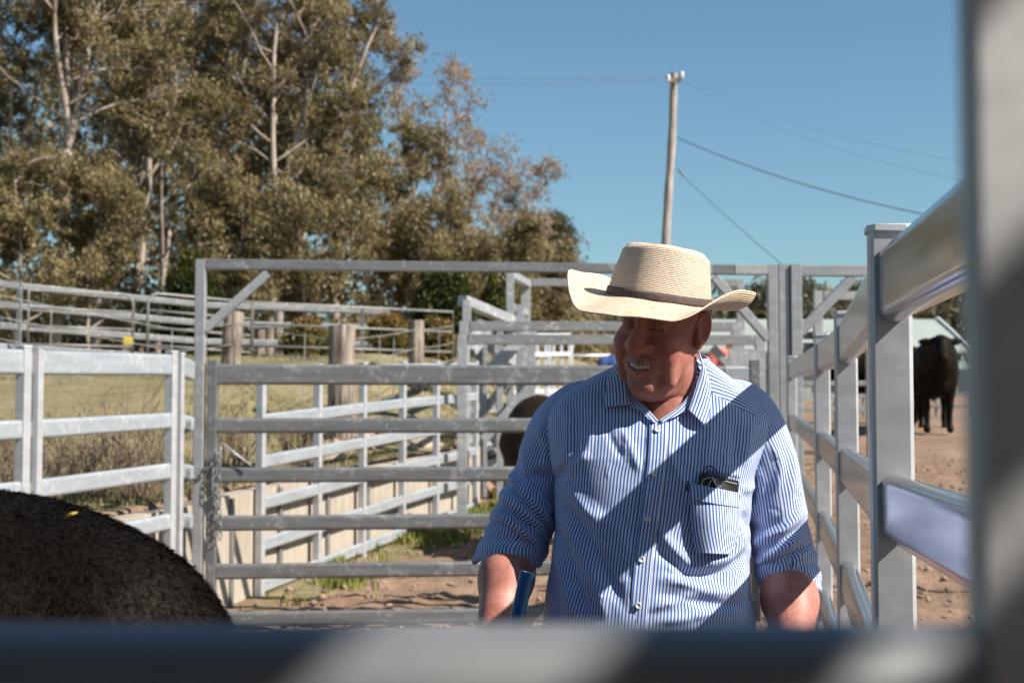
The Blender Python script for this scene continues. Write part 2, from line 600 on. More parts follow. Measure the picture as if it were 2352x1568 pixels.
def gate():
    r = empty("yard_gate", (-1.93, GY0 - .02, .1), "wide grey six rail steel gate closed across the pen behind the man", "gate")
    xl, xr = -1.945, 1.64
    y0, y1 = GY0 + .0, GY1 + .0
    tops = [(1.862, .135), (1.512, .100), (1.192, .100), (.882, .100), (.572, .100), (.265, .100)]
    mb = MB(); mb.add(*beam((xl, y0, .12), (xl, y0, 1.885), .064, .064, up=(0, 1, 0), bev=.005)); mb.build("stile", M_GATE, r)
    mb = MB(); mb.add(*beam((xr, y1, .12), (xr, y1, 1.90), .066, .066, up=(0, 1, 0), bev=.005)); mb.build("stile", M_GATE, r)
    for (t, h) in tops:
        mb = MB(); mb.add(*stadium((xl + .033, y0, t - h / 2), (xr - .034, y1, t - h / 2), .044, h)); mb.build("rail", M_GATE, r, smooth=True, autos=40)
    # paler zinc paint where the rails were welded to the stile
    for (t, h) in tops:
        for xa, xb, ya in ((xl + .034, xl + .17 + .05 * ((t * 37) % 1), y0), (xr - .17 - .05 * ((t * 53) % 1), xr - .035, y1)):
            yb = y0 + (y1 - y0) * (xb - xl) / (xr - xl); ya = y0 + (y1 - y0) * (xa - xl) / (xr - xl)
            mb = MB(); mb.add(*stadium((xa, ya, t - h / 2), (xb, yb, t - h / 2), .0455, h + .0015)); mb.build("zinc_paint", M_ZINC, r, smooth=True, autos=40)
    # little latch stay
    mb = MB(); mb.add(*tube([(xl + .06, y0 - .03, 1.20), (xl + .06, y0 - .03, 1.325), (xl + .075, y0 - .03, 1.345), (xl + .26, y0 - .035, 1.205)], .0065, 6)); mb.build("latch_rod", M_ZINC, r, smooth=True)
    return r
gate()

def chain():
    r = empty("chain", (-2.0, GY0 - .05, .6), "galvanised chain looped round gate post and hanging down in front of it", "chain")
    me = None
    def torus(R=.021, rr=.0048, n=14, m=6, stretch=1.5):
        V = []; F = []
        for i in range(n):
            a = 2 * pi * i / n
            for j in range(m):
                b = 2 * pi * j / m
                V.append(((R + rr * cos(b)) * cos(a) * .72, rr * sin(b), (R + rr * cos(b)) * sin(a) * stretch))
        for i in range(n):
            for j in range(m):
                F.append((i * m + j, ((i + 1) % n) * m + j, ((i + 1) % n) * m + (j + 1) % m, i * m + (j + 1) % m))
        return V, F
    V, F = torus()
    me = mesh_data("link", V, F, M_FAR, True)
    paths = [spline([(-2.12, GY0 - .045, 1.115), (-2.02, GY0 - .055, 1.135), (-1.95, GY0 - .06, 1.20), (-1.905, GY0 - .055, 1.27)], 40),
             spline([(-1.895, GY0 - .06, 1.26), (-1.885, GY0 - .06, 1.0), (-1.88, GY0 - .06, .84), (-1.875, GY0 - .06, .72)], 60),
             spline([(-1.91, GY0 - .055, 1.25), (-1.925, GY0 - .06, 1.1), (-1.905, GY0 - .065, 1.02), (-1.89, GY0 - .06, .95)], 40)]
    L = np.array(r.location)
    for p in paths:
        s = np.concatenate([[0], np.cumsum(np.linalg.norm(np.diff(p, axis=0), axis=1))])
        n = int(s[-1] / .050)
        for k in range(n + 1):
            d = k * .050
            q = np.array([np.interp(d, s, p[:, c]) for c in range(3)])
            q2 = np.array([np.interp(d + .01, s, p[:, c]) for c in range(3)]) - np.array([np.interp(d - .01, s, p[:, c]) for c in range(3)])
            o = bpy.data.objects.new("link", me)
            o.parent = r
            o.location = tuple(q - L)
            qt = Vector(q2).to_track_quat('Z', 'Y')
            from mathutils import Quaternion
            o.rotation_mode = 'QUATERNION'
            o.rotation_quaternion = qt @ Quaternion((0, 0, 1), (pi / 2) * (k % 2) + .5)
            COL.objects.link(o)
chain()

# second gateway to the right of the gate
def gateway2():
    r = empty("gateway_frame", (1.98, 10.2, .1), "second steel gateway frame just right of the gate, with one corner brace", "gate frame")
    top = 2.60; w = .07; y = 10.1
    xl, xr = 2.02, 5.2
    mb = MB(); mb.add(*beam((xl, y, -.2), (xl, y, top), .078, .078, up=(0, 1, 0), bev=.005)); mb.build("post", M_ZINC, r)
    mb = MB(); mb.add(*beam((xl - .085, y + .02, -.2), (xl - .085, y + .02, top), .078, .078, up=(0, 1, 0), bev=.005)); mb.build("post", M_ZINC, r)
    mb = MB(); mb.add(*beam((xr, y, -.2), (xr, y, top), w, w, up=(0, 1, 0), bev=.005)); mb.build("post", M_ZINC, r)
    mb = MB(); mb.add(*beam((xl + .04, y, top - .045), (xr - .036, y, top - .045), w, .078, bev=.005)); mb.build("lintel", M_ZINC, r)
    mb = MB(); mb.add(*beam((xl + .03, y + .002, top - .48), (xl + .40, y + .002, top - .10), .06, .07, bev=.004)); mb.build("corner_brace", M_ZINC, r)
gateway2()

# left fence
rail_fence("yard_fence", "weathered pale blue grey rail fence in front of grassy bank, behind dark cow", "fence",
           [(-2.92, 5.75), (-2.50, 7.28), (-2.115, 8.83)], [1.84, 1.865, 1.905], post=.06, mr=M_LEFT, mp=M_POST, skip=())
rail_fence("yard_fence", "short rail fence bay between end post and gateway post, wrapped with wire ties", "fence",
           [(-2.085, 8.93), (-2.062, 9.19)], [1.90, 1.88], post=.05, mr=M_LEFT, mp=M_POST, skip=(1,))
# double post of the left fence
def twin_post():
    mb = MB(); mb.add(*beam((-2.4455, 7.335, -.3), (-2.4455, 7.335, 1.872), .046, .046, up=(.25, 1, 0), bev=.005))
    return mb
_r = empty("steel_post", (-2.43, 7.42, 0), "galvanised post standing hard against left fence post, making a narrow pair", "post")
twin_post().build("upright", M_POST, _r)

# wire ties on the short bay
_r = empty("wire_tie", (-2.07, 9.06, .5), "thin dark wire ties wound round rail ends beside gateway post", "wire")
for _h in (1.44, 1.13, .82, .51):
    for _k in range(3):
        mb = MB()
        yy = 9.0 + _k * .035
        xx = -2.085 + (yy - 8.93) * .09
        pts = [(xx + .024 * cos(a), yy, _h + .08 - .05 + .055 * sin(a)) for a in np.linspace(0, 2 * pi, 17)]
        mb.add(*tube(pts, .0035, 5, cap=False)); mb.build("wire_loop", mat_simple("dark wire", (.06, .07, .09), .5, .6) if _h == 1.44 and _k == 0 else bpy.data.materials["dark wire"], _r, smooth=True)

# race fence behind the gate with retaining wall
RACE = [(-1.885, 10.7), (-1.60, 11.75), (-1.335, 12.75), (-1.06, 13.8), (-.79, 14.85), (-.56, 15.6), (-.42, 16.3)]
RTOP = [1.88, 1.93, 1.98, 2.03, 2.07, 2.10, 2.13]
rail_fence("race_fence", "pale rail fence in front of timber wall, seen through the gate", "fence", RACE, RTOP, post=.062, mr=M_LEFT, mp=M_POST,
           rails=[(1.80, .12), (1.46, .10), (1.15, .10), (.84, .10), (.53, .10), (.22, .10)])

M_WALL = None
def retaining_wall():
    global M_WALL
    t = NT("weathered sleeper board")
    v = t.coord((1, 1, 1))
    mp = t.n("ShaderNodeMapping"); mp.inputs["Scale"].default_value = (14, 14, 1.2)
    t.l(v, mp.inputs[0])
    n1 = t.noise(mp.outputs[0], 2, 6, .7); n2 = t.noise(v, 1.2, 4)
    c = t.ramp(t.math('ADD', t.math('MULTIPLY', n1, .55), t.math('MULTIPLY', n2, .45)), [(.3, (.20, .165, .13)), (.5, (.36, .31, .25)), (.7, (.47, .42, .35))])
    t.bump(n1, .3, .01)
    M_WALL = t.set(Base_Color=c, Roughness=.9)
    r = empty("retaining_wall", (-2.1, 10.0, 0), "tan board retaining wall holding up the bank behind race fence", "wall")
    ys = np.arange(7.4, 17.2, .95)
    for k in range(len(ys) - 1):
        y0, y1 = ys[k] + .012, ys[k + 1] - .012
        a = np.array([wall_x(y0), y0]); b = np.array([wall_x(y1), y1])
        top0 = .93 + .03 * max(0, y0 - 9) - .03; top1 = .93 + .03 * max(0, y1 - 9) - .03
        z0 = H(a[0] + .4, a[1]) - .15; z1 = H(b[0] + .4, b[1]) - .15
        off = .006 * ((k * 7) % 3)
        n = np.array([b[1] - a[1], -(b[0] - a[0])]); n /= np.linalg.norm(n)
        A = a + n * (.06 + off); B = b + n * (.06 + off); C = b - n * .06; D = a - n * .06
        V = [(*A, z0), (*B, z1), (*C, z1), (*D, z0), (*A, top0 + .02), (*B, top1 + .02), (*C, top1 + .02), (*D, top0 + .02)]
        F = [(0, 3, 2, 1), (4, 5, 6, 7), (0, 1, 5, 4), (1, 2, 6, 5), (2, 3, 7, 6), (3, 0, 4, 7)]
        mb = MB(); mb.add(V, F); mb.build("panel", M_WALL, r)
        # steel channel upright between panels
        p = np.array([wall_x(ys[k]), ys[k]]) + n * .07
        mb = MB(); mb.add(*beam((*p, z0), (*p, top0 + .0), .05, .05, up=(n[0], n[1], 0))); mb.build("upright", M_PIPE, r)
retaining_wall()

# ------------------------------------------------------------------ far yards, left
def pts_px(lst):
    return [P(*q) for q in lst]

def far_rails(name, label, cat, lines, posts, mat, pw=.07, rw=.045, group=None, round_=False):
    """lines: [(p0, p1, height)], posts: [(top, bottom)] in world coordinates"""
    base = np.array(posts[0][1]) if posts else np.array(lines[0][0])
    r = empty(name, base, label, cat, group)
    for a, b, h in lines:
        mb = MB()
        if round_:
            mb.add(*tube([a, b], h / 2, 8)); mb.build("rail", mat, r, smooth=True, autos=40)
        else:
            mb.add(*stadium(a, b, rw, h)); mb.build("rail", mat, r, smooth=True, autos=40)
    for a, b in posts:
        mb = MB(); mb.add(*beam(b, a, pw, pw, up=(0, 1, 0))); mb.build("post", mat, r)
    return r

# oval rail fence behind the paddock: left bay lit, long bays going right
_p = [(-260, 607, 18.6), (45, 648, 21.5), (470, 692, 24.0), (832, 706, 26.5), (1195, 742, 30.0)]
_spac = .31
lines = []; posts = []
for k in range(len(_p) - 1):
    A = P(*_p[k]); B = P(*_p[k + 1])
    for q in range(4):
        off = np.array([0, .03, -(.06 + q * _spac)])
        lines.append((A + off, B + off, .11))
for q in _p:
    T = P(*q) + np.array([0, .0, .02]); Bm = T.copy(); Bm[2] = H(T[0], T[1]) - .3
    posts.append((T, Bm))
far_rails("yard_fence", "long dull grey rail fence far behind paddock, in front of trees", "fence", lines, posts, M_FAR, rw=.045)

def pipe_gate(label, u0, v0, y0, u1, v1, y1, hgt, nr, rad=.021, round_l=True, round_r=True, mat=None, group="round cornered pipe gates"):
    """round-cornered pipe gate between two top corners"""
    mat = mat or M_PIPE
    A = P(u0, v0, y0); B = P(u1, v1, y1)
    r = empty("pipe_gate", (A[0], A[1], A[2] - hgt), label, "gate", group)
    d = (B - A); L = np.linalg.norm(d); d /= L
    dn = np.array([0, 0, -1.0])
    R = .17
    path = []
    if round_l:
        path += [A + dn * hgt] + [A + d * R * (1 - cos(a)) + dn * R * (1 - sin(a)) for a in np.linspace(0, pi / 2, 7)]
    else:
        path += [A + dn * hgt, A + dn * .001]
    if round_r:
        path += [B - d * R * (1 - sin(a)) + dn * R * (1 - cos(a)) for a in np.linspace(0, pi / 2, 7)] + [B + dn * hgt]
    else:
        path += [B + dn * .001, B + dn * hgt]
    mb = MB(); mb.add(*tube(path, rad, 8)); mb.build("frame", mat, r, smooth=True)
    for k in range(1, nr + 1):
        z = dn * hgt * k / (nr + .35)
        mb = MB(); mb.add(*tube([A + z + d * rad, B + z - d * rad], rad * .9, 8)); mb.build("bar", mat, r, smooth=True)
    return r
pipe_gate("old pipe gate with one rounded corner beside yellow tag, far left", 66, 665, 20.6, 306, 677, 21.6, 1.15, 4, round_l=False)
pipe_gate("long old pipe gate starting behind the tall gateway's left post", 340, 672, 21.5, 578, 694, 22.4, 1.15, 4, round_r=False)
pipe_gate("long old pipe gate behind the three timber posts", 582, 694, 22.4, 1040, 716, 24.2, 1.15, 3, round_l=False, round_r=False)
pipe_gate("pale round cornered pipe gate left of the man's cheek", 1312, 780, 26.0, 1412, 779, 26.4, 1.0, 3, rad=.035, mat=M_WELD)

M_TIMBER = None
def timber():
    global M_TIMBER
    t = NT("weathered timber")
    v = t.coord((9, 9, .7))
    n1 = t.noise(v, 3, 7, .7); n2 = t.noise(t.coord(), 2.2, 3)
    c = t.ramp(t.math('ADD', t.math('MULTIPLY', n1, .7), t.math('MULTIPLY', n2, .3)), [(.38, (.055, .040, .030)), (.5, (.25, .20, .165)), (.62, (.46, .395, .345))])
    t.bump(n1, .9, .03)
    M_TIMBER = t.set(Base_Color=c, Roughness=.95, Specular_IOR_Level=.1)
timber()
def timber_post(label, u, vt, y, dia, parent=None, seed=0, lean=0.0):
    T = P(u, vt, y)
    zb = H(T[0], T[1]) - .3
    n = 26; m = 22
    V = []
    for j in range(m):
        f = j / (m - 1)
        z = zb + (T[2] - zb) * f
        for i in range(n):
            a = 2 * pi * i / n
            rr = dia / 2 * (1 + .13 * float(vnoise(cos(a) * 1.6 + seed * 7, sin(a) * 1.6, f * 1.2, seed)) + .09 * float(vnoise(cos(a) * 6 + seed * 3, sin(a) * 6, f * 1.0, seed + 4)))
            V.append((T[0] + lean * (f - 1) + rr * cos(a), T[1] + rr * sin(a), z + (.02 * float(vnoise(cos(a) * 2, sin(a) * 2, seed)) if j == m - 1 else 0)))
    V.append((T[0], T[1], T[2] + .005))
    F = [(j * n + i, j * n + (i + 1) % n, (j + 1) * n + (i + 1) % n, (j + 1) * n + i) for j in range(m - 1) for i in range(n)]
    F += [((m - 1) * n + i, (m - 1) * n + (i + 1) % n, m * n) for i in range(n)]
    o = mesh_obj("timber_post", V, F, M_TIMBER, parent, True, autos=50)
    if parent is None: tag(o, label, "post", "old timber fence posts")
    return o, T
_tp = [("old grey timber post just right of the gateway's left corner", 537, 716, 18.6, .27, 1, .06),
       ("thickest old timber post with pale sunlit right side", 786, 748, 15.4, .30, 2, 0.0),
       ("old timber post nearest the loading ramp", 956, 736, 20.5, .235, 3, 0.0),
       ("small old timber post standing between the two nearer big posts", 640, 716, 26.0, .16, 4, 0.0),
       ("split old timber post low behind the rails beside small post", 597, 752, 25.0, .2, 5, 0.0)]
_tops = []
for q in _tp:
    o, T = timber_post(q[0], q[1], q[2], q[3], q[4], seed=q[5], lean=q[6]); _tops.append(T)

# wire fence strands with droppers
M_WIRE = mat_simple("fence wire", (.38, .37, .36), .5, .5)
def wire_fence():
    r = empty("wire_fence", (_tops[1][0], _tops[1][1], _tops[1][2] - 1.2), "thin wire strands with droppers strung between old timber posts", "wire fence")
    ends = [P(-60, 655, 21.0), P(410, 755, 19.5), _tops[0] + np.array([0, -.13, -.25]), _tops[1] + np.array([0, -.15, -.2]), _tops[2] + np.array([0, -.12, -.12]), P(1050, 700, 22)]
    ends = [_tops[0] + np.array([0, -.13, -.16]), _tops[1] + np.array([0, -.15, -.16]), _tops[2] + np.array([0, -.12, -.14])]
    L = [P(-80, 660, 17.5) + 0, P(405, 757, 18.2)] + ends + [P(1052, 745, 23)]
    for k in range(4):
        pts = []
        for a, b in zip(L[:-1], L[1:]):
            for f in np.linspace(0, 1, 8, endpoint=False):
                q = a + (b - a) * f; q = q + np.array([0, 0, -.27 * k - .02 * math.sin(pi * f)])
                pts.append(q)
        mb = MB(); mb.add(*tube(pts, .006, 4)); mb.build("strand", M_WIRE, r)
    for u, v, y in ((395, 757, 18.2), (905, 775, 19), (872, 770, 18.3), (1008, 762, 21.5), (700, 765, 16.8), (118, 700, 17.8)):
        T = P(u, v, y); mb = MB(); mb.add(*tube([T, T - np.array([.01, 0, 1.15])], .007, 5)); mb.build("dropper", M_WIRE, r)
wire_fence()

# yellow tag and insulators on the far fence
M_YEL = mat_simple("yellow plastic", (.62, .47, .03), .4)
def tagplate(label, u, v, y, w, h, mat):
    c = P(u, v, y)
    mb = MB(); mb.add(*beam((c[0] - w / 2, c[1], c[2]), (c[0] + w / 2, c[1], c[2]), .02, h, bev=.006))
    o = mb.build("tag_plate", mat); tag(o, label, "tag")
tagplate("square yellow tag hanging beside the pipe gate's rounded corner", 294, 783, 21.2, .13, .12, M_YEL)
tagplate("round yellow tag low behind the gateway's left post", 393, 846, 20.8, .08, .08, M_YEL)
tagplate("white insulator at far left edge behind rails", 6, 801, 18.3, .10, .14, M_WELD)
# ------------------------------------------------------------------ loading ramp and far frames (middle)
def ramp():
    r = empty("loading_ramp", P(1090, 1060, 17.0), "pale steel cattle loading ramp with sloping handrail and cross braces", "ramp")
    m = M_WELD2
    def bar(name, a, b, w=.09, h=None):
        mb = MB(); mb.add(*beam(a, b, w, h or w, bev=.006)); mb.build(name, m, r)
    def post(u, v0, y, w=.09, vb=1130):
        T = P(u, v0, y); B = T.copy(); B[2] = H(T[0], T[1]) - .2
        mb = MB(); mb.add(*beam(B, T, w, w, up=(0, 1, 0))); mb.build("post", m, r)
    yA, yB = 16.9, 18.1
    post(1072, 690, yA, .10); post(1068, 742, yA - .25, .11); post(1110, 742, yA + .4, .09); post(1148, 742, yA + .2, .08); post(1195, 700, yA + .3, .1)
    post(1222, 742, yB, .08); post(1172, 628, yB, .10); post(1206, 650, yB + 2.2, .12)
    bar("handrail", P(1062, 690, yA), P(1188, 742, yB), .13, .12)
    bar("handrail", P(1168, 628, yB), P(1212, 652, yB + 2.2), .10)
    bar("handrail", P(1175, 705, yB), P(1206, 718, yB + 2.2), .09)
    bar("cross_brace", P(1080, 812, yA), P(1128, 752, yA + .5), .10)
    bar("cross_brace", P(1078, 760, yA + .3), P(1215, 860, yA + 1.0), .12)
    bar("cross_brace", P(1126, 850, yA + .1), P(1222, 752, yA + .2), .15)
    bar("cross_brace", P(1080, 800, yA + .6), P(1130, 850, yA + .6), .09)
    bar("cross_brace", P(1110, 1010, yA), P(1225, 880, yA), .11)
    bar("cross_brace", P(1085, 870, yA + .7), P(1130, 940, yA + .7), .10)
    bar("cross_brace", P(1098, 960, yA + .5), P(1160, 880, yA + .5), .10)
    bar("cross_brace", P(1130, 1000, yA + .5), P(1200, 1090, yA + .5), .12)
    for k, v in enumerate((880, 945, 1010, 1070)):
        bar("side_rail", P(1066, v, yA + .8), P(1235, v - 20, yA + 1.6), .05, .10)
    bar("deck", P(1060, 1040, yA + .8), P(1230, 960, yA + 2.0), .9, .06)
M_WELD2 = mat_galv("bright galvanised steel", (.26, .266, .272), (.38, .386, .392), .25, .45, .3)
ramp()

def beamframe(label, u0, u1, vt, y0, y1, w, brace_r=True, extra=()):
    A = P(u0, vt, y0); B = P(u1, vt + 2, y1)
    r = empty("gateway_frame", (A[0], A[1], H(A[0], A[1])), label, "gate frame")
    for q in (A, B):
        mb = MB(); mb.add(*beam((q[0], q[1], H(q[0], q[1]) - .2), q, w, w, up=(0, 1, 0))); mb.build("post", M_WELD2, r)
    d = (B - A) / np.linalg.norm(B - A)
    dn = np.array([0, 0, -w / 2])
    mb = MB(); mb.add(*beam(A + d * w * .55 + dn, B - d * w * .55 + dn, w, w)); mb.build("lintel", M_FAR, r)
    if brace_r:
        mb = MB(); mb.add(*beam(B + np.array([-w * .5, .002, -.62]), B + np.array([-.52, .002, -w - .03]), w * .8, w * .8)); mb.build("corner_brace", M_WELD2, r)
    for (a, b) in extra:
        mb = MB(); mb.add(*beam(P(*a), P(*b), .06, .1)); mb.build("rail", M_FAR, r)
beamframe("far gateway frame passing behind the hat brim, front one of two", 1062, 1745, 768, 15.0, 15.6, .105, True)
beamframe("far gateway frame passing behind the hat brim, rear one of two", 1066, 1690, 738, 16.6, 17.2, .11, False)
beamframe("highest far steel frame whose lintel meets hat brim's left tip", 1210, 1700, 640, 20.5, 21.2, .11, False)
beamframe("far steel frame under the second gateway's brace at right", 1878, 1998, 668, 19.5, 19.8, .12, False, [((1820, 770, 19.5), (1990, 772, 19.8)), ((1820, 795, 19.5), (1990, 797, 19.8))])

# stacked pale yard panels in the distance, left of the man's face
def panel_far(label, u0, u1, v0, v1, y, nb, nv, mat):
    A = P(u0, v0, y); B = P(u1, v0, y + .3)
    h = (v1 - v0) / FPX * y
    r = empty("steel_hurdle", (A[0], A[1], A[2] - h), label, "hurdle", "pale yard panels beyond the gate")
    for k in range(nb):
        z = np.array([0, 0, -h * k / (nb - 1)])
        mb = MB(); mb.add(*beam(A + z, B + z, .05, .075)); mb.build("rail", mat, r)
    for k in range(nv):
        q = A + (B - A) * k / (nv - 1) + np.array([0, .052, .04])
        e = q.copy(); e[2] = H(q[0], q[1]) - .1
        mb = MB(); mb.add(*beam(e, q, .05, .05, up=(0, 1, 0))); mb.build("post", mat, r)
panel_far("pale yard panel beyond the gate, beside the loading ramp", 1178, 1262, 772, 900, 22.0, 4, 4, M_WELD)
panel_far("pale yard panel beyond the gate, between loading ramp and round cornered pipe gate", 1235, 1308, 770, 900, 24.5, 4, 5, M_WELD)
panel_far("pale yard panel low behind the pipe, beyond the gate's top rail", 1215, 1335, 872, 960, 20.0, 3, 4, M_WELD)
# low rail lines behind the bull, right
panel_far("pale rail panel behind the bull's legs at far right", 1900, 2400, 905, 960, 30.0, 3, 7, M_FAR)
# rails right of the gate, seen between the fence posts
panel_far("grey rail panel seen between the right fence posts, beyond second gateway", 1830, 2010, 880, 940, 21.0, 3, 3, M_FAR)
# sheeted drafting gate behind the man's shoulder
def sheet_gate():
    A = P(1672, 800, 13.2); B = P(1742, 800, 13.4)
    r = empty("sheeted_gate", (A[0], A[1], H(A[0], A[1])), "pale ribbed sheet metal gate beyond the man's left shoulder", "gate")
    h = A[2] - H(A[0], A[1])
    n = 10
    for k in range(n):
        a = A + (B - A) * k / n; b = A + (B - A) * (k + 1) / n
        off = .012 if k % 2 else 0
        mb = MB(); mb.add(*beam(((a[0] + b[0]) / 2, a[1] - off, A[2] - h + .1), ((a[0] + b[0]) / 2, a[1] - off, A[2]), .02, abs(b[0] - a[0]), up=(1, 0, 0))); mb.build("rib", M_WELD2, r)
sheet_gate()

# ------------------------------------------------------------------ shed
def shed():
    y = 44.0
    A = P(1560, 770, y); B = P(2188, 770, y)
    x0, x1 = A[0], B[0]
    zb = H((x0 + x1) / 2, y) - .3
    ze = P(2000, 803, y)[2]; zr = P(2000, 747, y + 3)[2]
    r = empty("shed", ((x0 + x1) / 2, y, zb), "long pale green shed with gable end, behind bull at right", "shed")
    t = NT("pale green steel cladding")
    v = t.coord()
    w = t.n("ShaderNodeTexWave"); w.inputs["Scale"].default_value = 3.0
    t.l(v, w.inputs["Vector"])
    n = t.noise(v, .8, 4)
    c = t.ramp(n, [(.3, (.27, .305, .275)), (.7, (.33, .37, .335))])
    t.bump(w.outputs["Fac"], .5, .02)
    m = t.set(Base_Color=c, Roughness=.5)
    mw = mat_simple("brick gable", (.33, .15, .10), .9, 0, .3, 3)
    d = 6.0
    # walls
    for nm, V in (("wall", [(x0, y, zb), (x1, y, zb), (x1, y, ze), (x0, y, ze)]), ("wall", [(x0, y + d, zb), (x1, y + d, zb), (x1, y + d, ze), (x0, y + d, ze)])):
        V = np.array(V); W = V.copy(); W[:, 1] += .12
        F = [(0, 1, 2, 3), (7, 6, 5, 4), (0, 4, 5, 1), (1, 5, 6, 2), (2, 6, 7, 3), (3, 7, 4, 0)]
        mb = MB(); mb.add(np.vstack([V, W]), F); mb.build(nm, m, r)
    for xx in (x0, x1 - .12):
        V = [(xx, y + .13, zb), (xx, y + d - .01, zb), (xx, y + d - .01, ze), (xx, y + d / 2, zr), (xx, y + .13, ze)]
        W = [(a + .12, b, c2) for a, b, c2 in V]
        n5 = 5
        F = [tuple(range(4, -1, -1)), tuple(range(5, 10))] + [(i, (i + 1) % 5, 5 + (i + 1) % 5, 5 + i) for i in range(5)]
        mb = MB(); mb.add(V + W, F); mb.build("gable", mw if xx > x0 else m, r)
    # roof sheets
    for s in (-1, 1):
        yy0 = y + d / 2; yy1 = y - .5 if s < 0 else y + d + .5
        zz = ze - .12
        V = [(x0 - .4, yy1, zz), (x1 + .4, yy1, zz), (x1 + .4, yy0, zr + .12), (x0 - .4, yy0, zr + .12)]
        W = [(a, b, c2 + .08) for a, b, c2 in V]
        F = [(0, 3, 2, 1), (4, 5, 6, 7), (0, 1, 5, 4), (1, 2, 6, 5), (2, 3, 7, 6), (3, 0, 4, 7)]
        mb = MB(); mb.add(V + W, F); mb.build("roof", m, r)
        mb = MB(); mb.add(*beam((x1 + .45, yy1, zz + .02), (x1 + .45, yy0, zr + .16), .08, .25)); mb.build("barge_board", M_WELD, r)
    for k in range(4):
        xx = x0 + 2 + k * 2.2
        mb = MB(); mb.add(*beam((xx, y - .03, ze - 1.0), (xx + .9, y - .03, ze - 1.0), .04, .8)); mb.build("window", mat_simple("shed window", (.05, .06, .07), .15) if k == 0 else bpy.data.materials["shed window"], r)
shed()

# ------------------------------------------------------------------ utility pole and wires
def pole():
    y = 33.0
    T = P(1546, 168, y); B = P(1531, 600, y); 
    d = (T - B) / np.linalg.norm(T - B)
    zb = H(B[0], B[1]) - .5
    B0 = B + d * ((zb - B[2]) / d[2])
    r = empty("utility_pole", (B0[0], B0[1], zb + .5), "leaning weathered timber utility pole against the sky", "utility pole")
    pts = [B0 + (T - B0) * f + np.array([.03 * math.sin(f * 9), 0, 0]) for f in np.linspace(0, 1, 30)]
    rad = np.linspace(.118, .085, 30) + np.array([.006 * math.sin(k * 1.7) for k in range(30)])
    t = NT("grey pole timber")
    n = t.noise(t.coord((6, 6, .8)), 2.5, 6, .7)
    t.bump(n, .6, .03)
    m = t.set(Base_Color=t.ramp(n, [(.3, (.16, .13, .11)), (.65, (.44, .38, .34))]), Roughness=.95)
    mb = MB(); mb.add(*tube(pts, rad, 14)); mb.build("shaft", m, r, smooth=True, autos=60)
    mb = MB(); mb.add(*beam(P(1540, 186, y - .14), P(1568, 181, y - .2), .06, .08)); mb.build("crossarm", m, r)
    mb = MB(); mb.add(*tube([P(1547, 198, y - .12), P(1566, 183, y - .2)], .015, 6)); mb.build("arm_brace", M_PIPE, r)
    for u, v in ((1566, 173), (1535, 180)):
        c = P(u, v, y - .2)
        pts = [c + np.array([0, 0, z]) for z in (-.09, -.05, -.02, .03, .07, .09)]
        mb = MB(); mb.add(*tube(pts, [.03, .055, .035, .055, .045, .015], 10)); mb.build("insulator", M_WELD, r, smooth=True)
    return T
pole()
M_CABLE = mat_simple("aerial cable", (.10, .11, .12), .6)
def cable(label, a, b, sag, rad, name="overhead_wire"):
    a = np.array(a); b = np.array(b)
    pts = [a + (b - a) * f - np.array([0, 0, sag * 4 * f * (1 - f)]) for f in np.linspace(0, 1, 40)]
    mb = MB(); mb.add(*tube(pts, rad, 5)); o = mb.build(name, M_CABLE, smooth=True); tag(o, label, "wire", "overhead wires at the utility pole")
cable("thick dark service cable sloping from pole down to the right", P(1555, 316, 32.8), P(2330, 528, 24.0), .25, .012)
cable("thin stay wire falling steeply from pole toward second gateway", P(1556, 392, 32.8), P(1895, 690, 22.0), .05, .008)
cable("faint upper power line running right from pole top", P(1567, 172, 32.8), P(2360, 388, 20.0), .35, .002)
cable("faint lower power line running right from pole top", P(1567, 184, 32.8), P(2360, 440, 20.0), .35, .002)
cable("faint upper power line crossing in front of tall trees", P(1535, 178, 32.8), P(-120, 92, 30.0), .3, .0045)
cable("faint lower power line crossing in front of tall trees", P(1535, 184, 32.8), P(-120, 112, 29.5), .35, .0045)
_r = empty("cable_strain_clamp", P(1562, 390, 32.7), "small metal strain clamp where stay wire leaves pole", "clamp")
for k in range(3):
    mb = MB(); c = P(1558 + k * 5, 386 + k * 7, 32.7); mb.add(*tube([c, c + np.array([.03, 0, -.05])], .028, 6)); mb.build("clamp_body", M_CABLE, _r)

# ------------------------------------------------------------------ foliage
def leaf_mat(name, dark, mid, light, trans=.32):
    t = NT(name)
    at = t.n("ShaderNodeAttribute", attribute_name="tint")
    c = t.ramp(at.outputs["Fac"], [(0.0, dark), (.5, mid), (1.0, light)])
    t.set(Base_Color=c, Roughness=.5, Specular_IOR_Level=.35)
    tr = t.n("ShaderNodeBsdfTranslucent"); t.l(c, tr.inputs[0])
    mx = t.n("ShaderNodeMixShader"); mx.inputs[0].default_value = trans
    out = t.t.nodes["Material Output"]
    t.l(t.b.outputs[0], mx.inputs[1]); t.l(tr.outputs[0], mx.inputs[2]); t.l(mx.outputs[0], out.inputs[0])
    return t.m
M_GUM = leaf_mat("gum leaves", (.082, .068, .029), (.200, .160, .072), (.35, .275, .142))
M_GUM2 = leaf_mat("pinkish gum leaves", (.17, .12, .08), (.33, .24, .165), (.46, .35, .25))
M_GUM3 = leaf_mat("dark gum leaves", (.026, .026, .011), (.065, .060, .026), (.12, .105, .05))
M_RIDGE = leaf_mat("ridge foliage", (.05, .05, .028), (.10, .098, .055), (.16, .15, .09))  # olive lightened in the leaf colour to stand for distance haze
M_SHRUB = leaf_mat("shrub leaves", (.008, .016, .003), (.034, .050, .007), (.19, .15, .014))
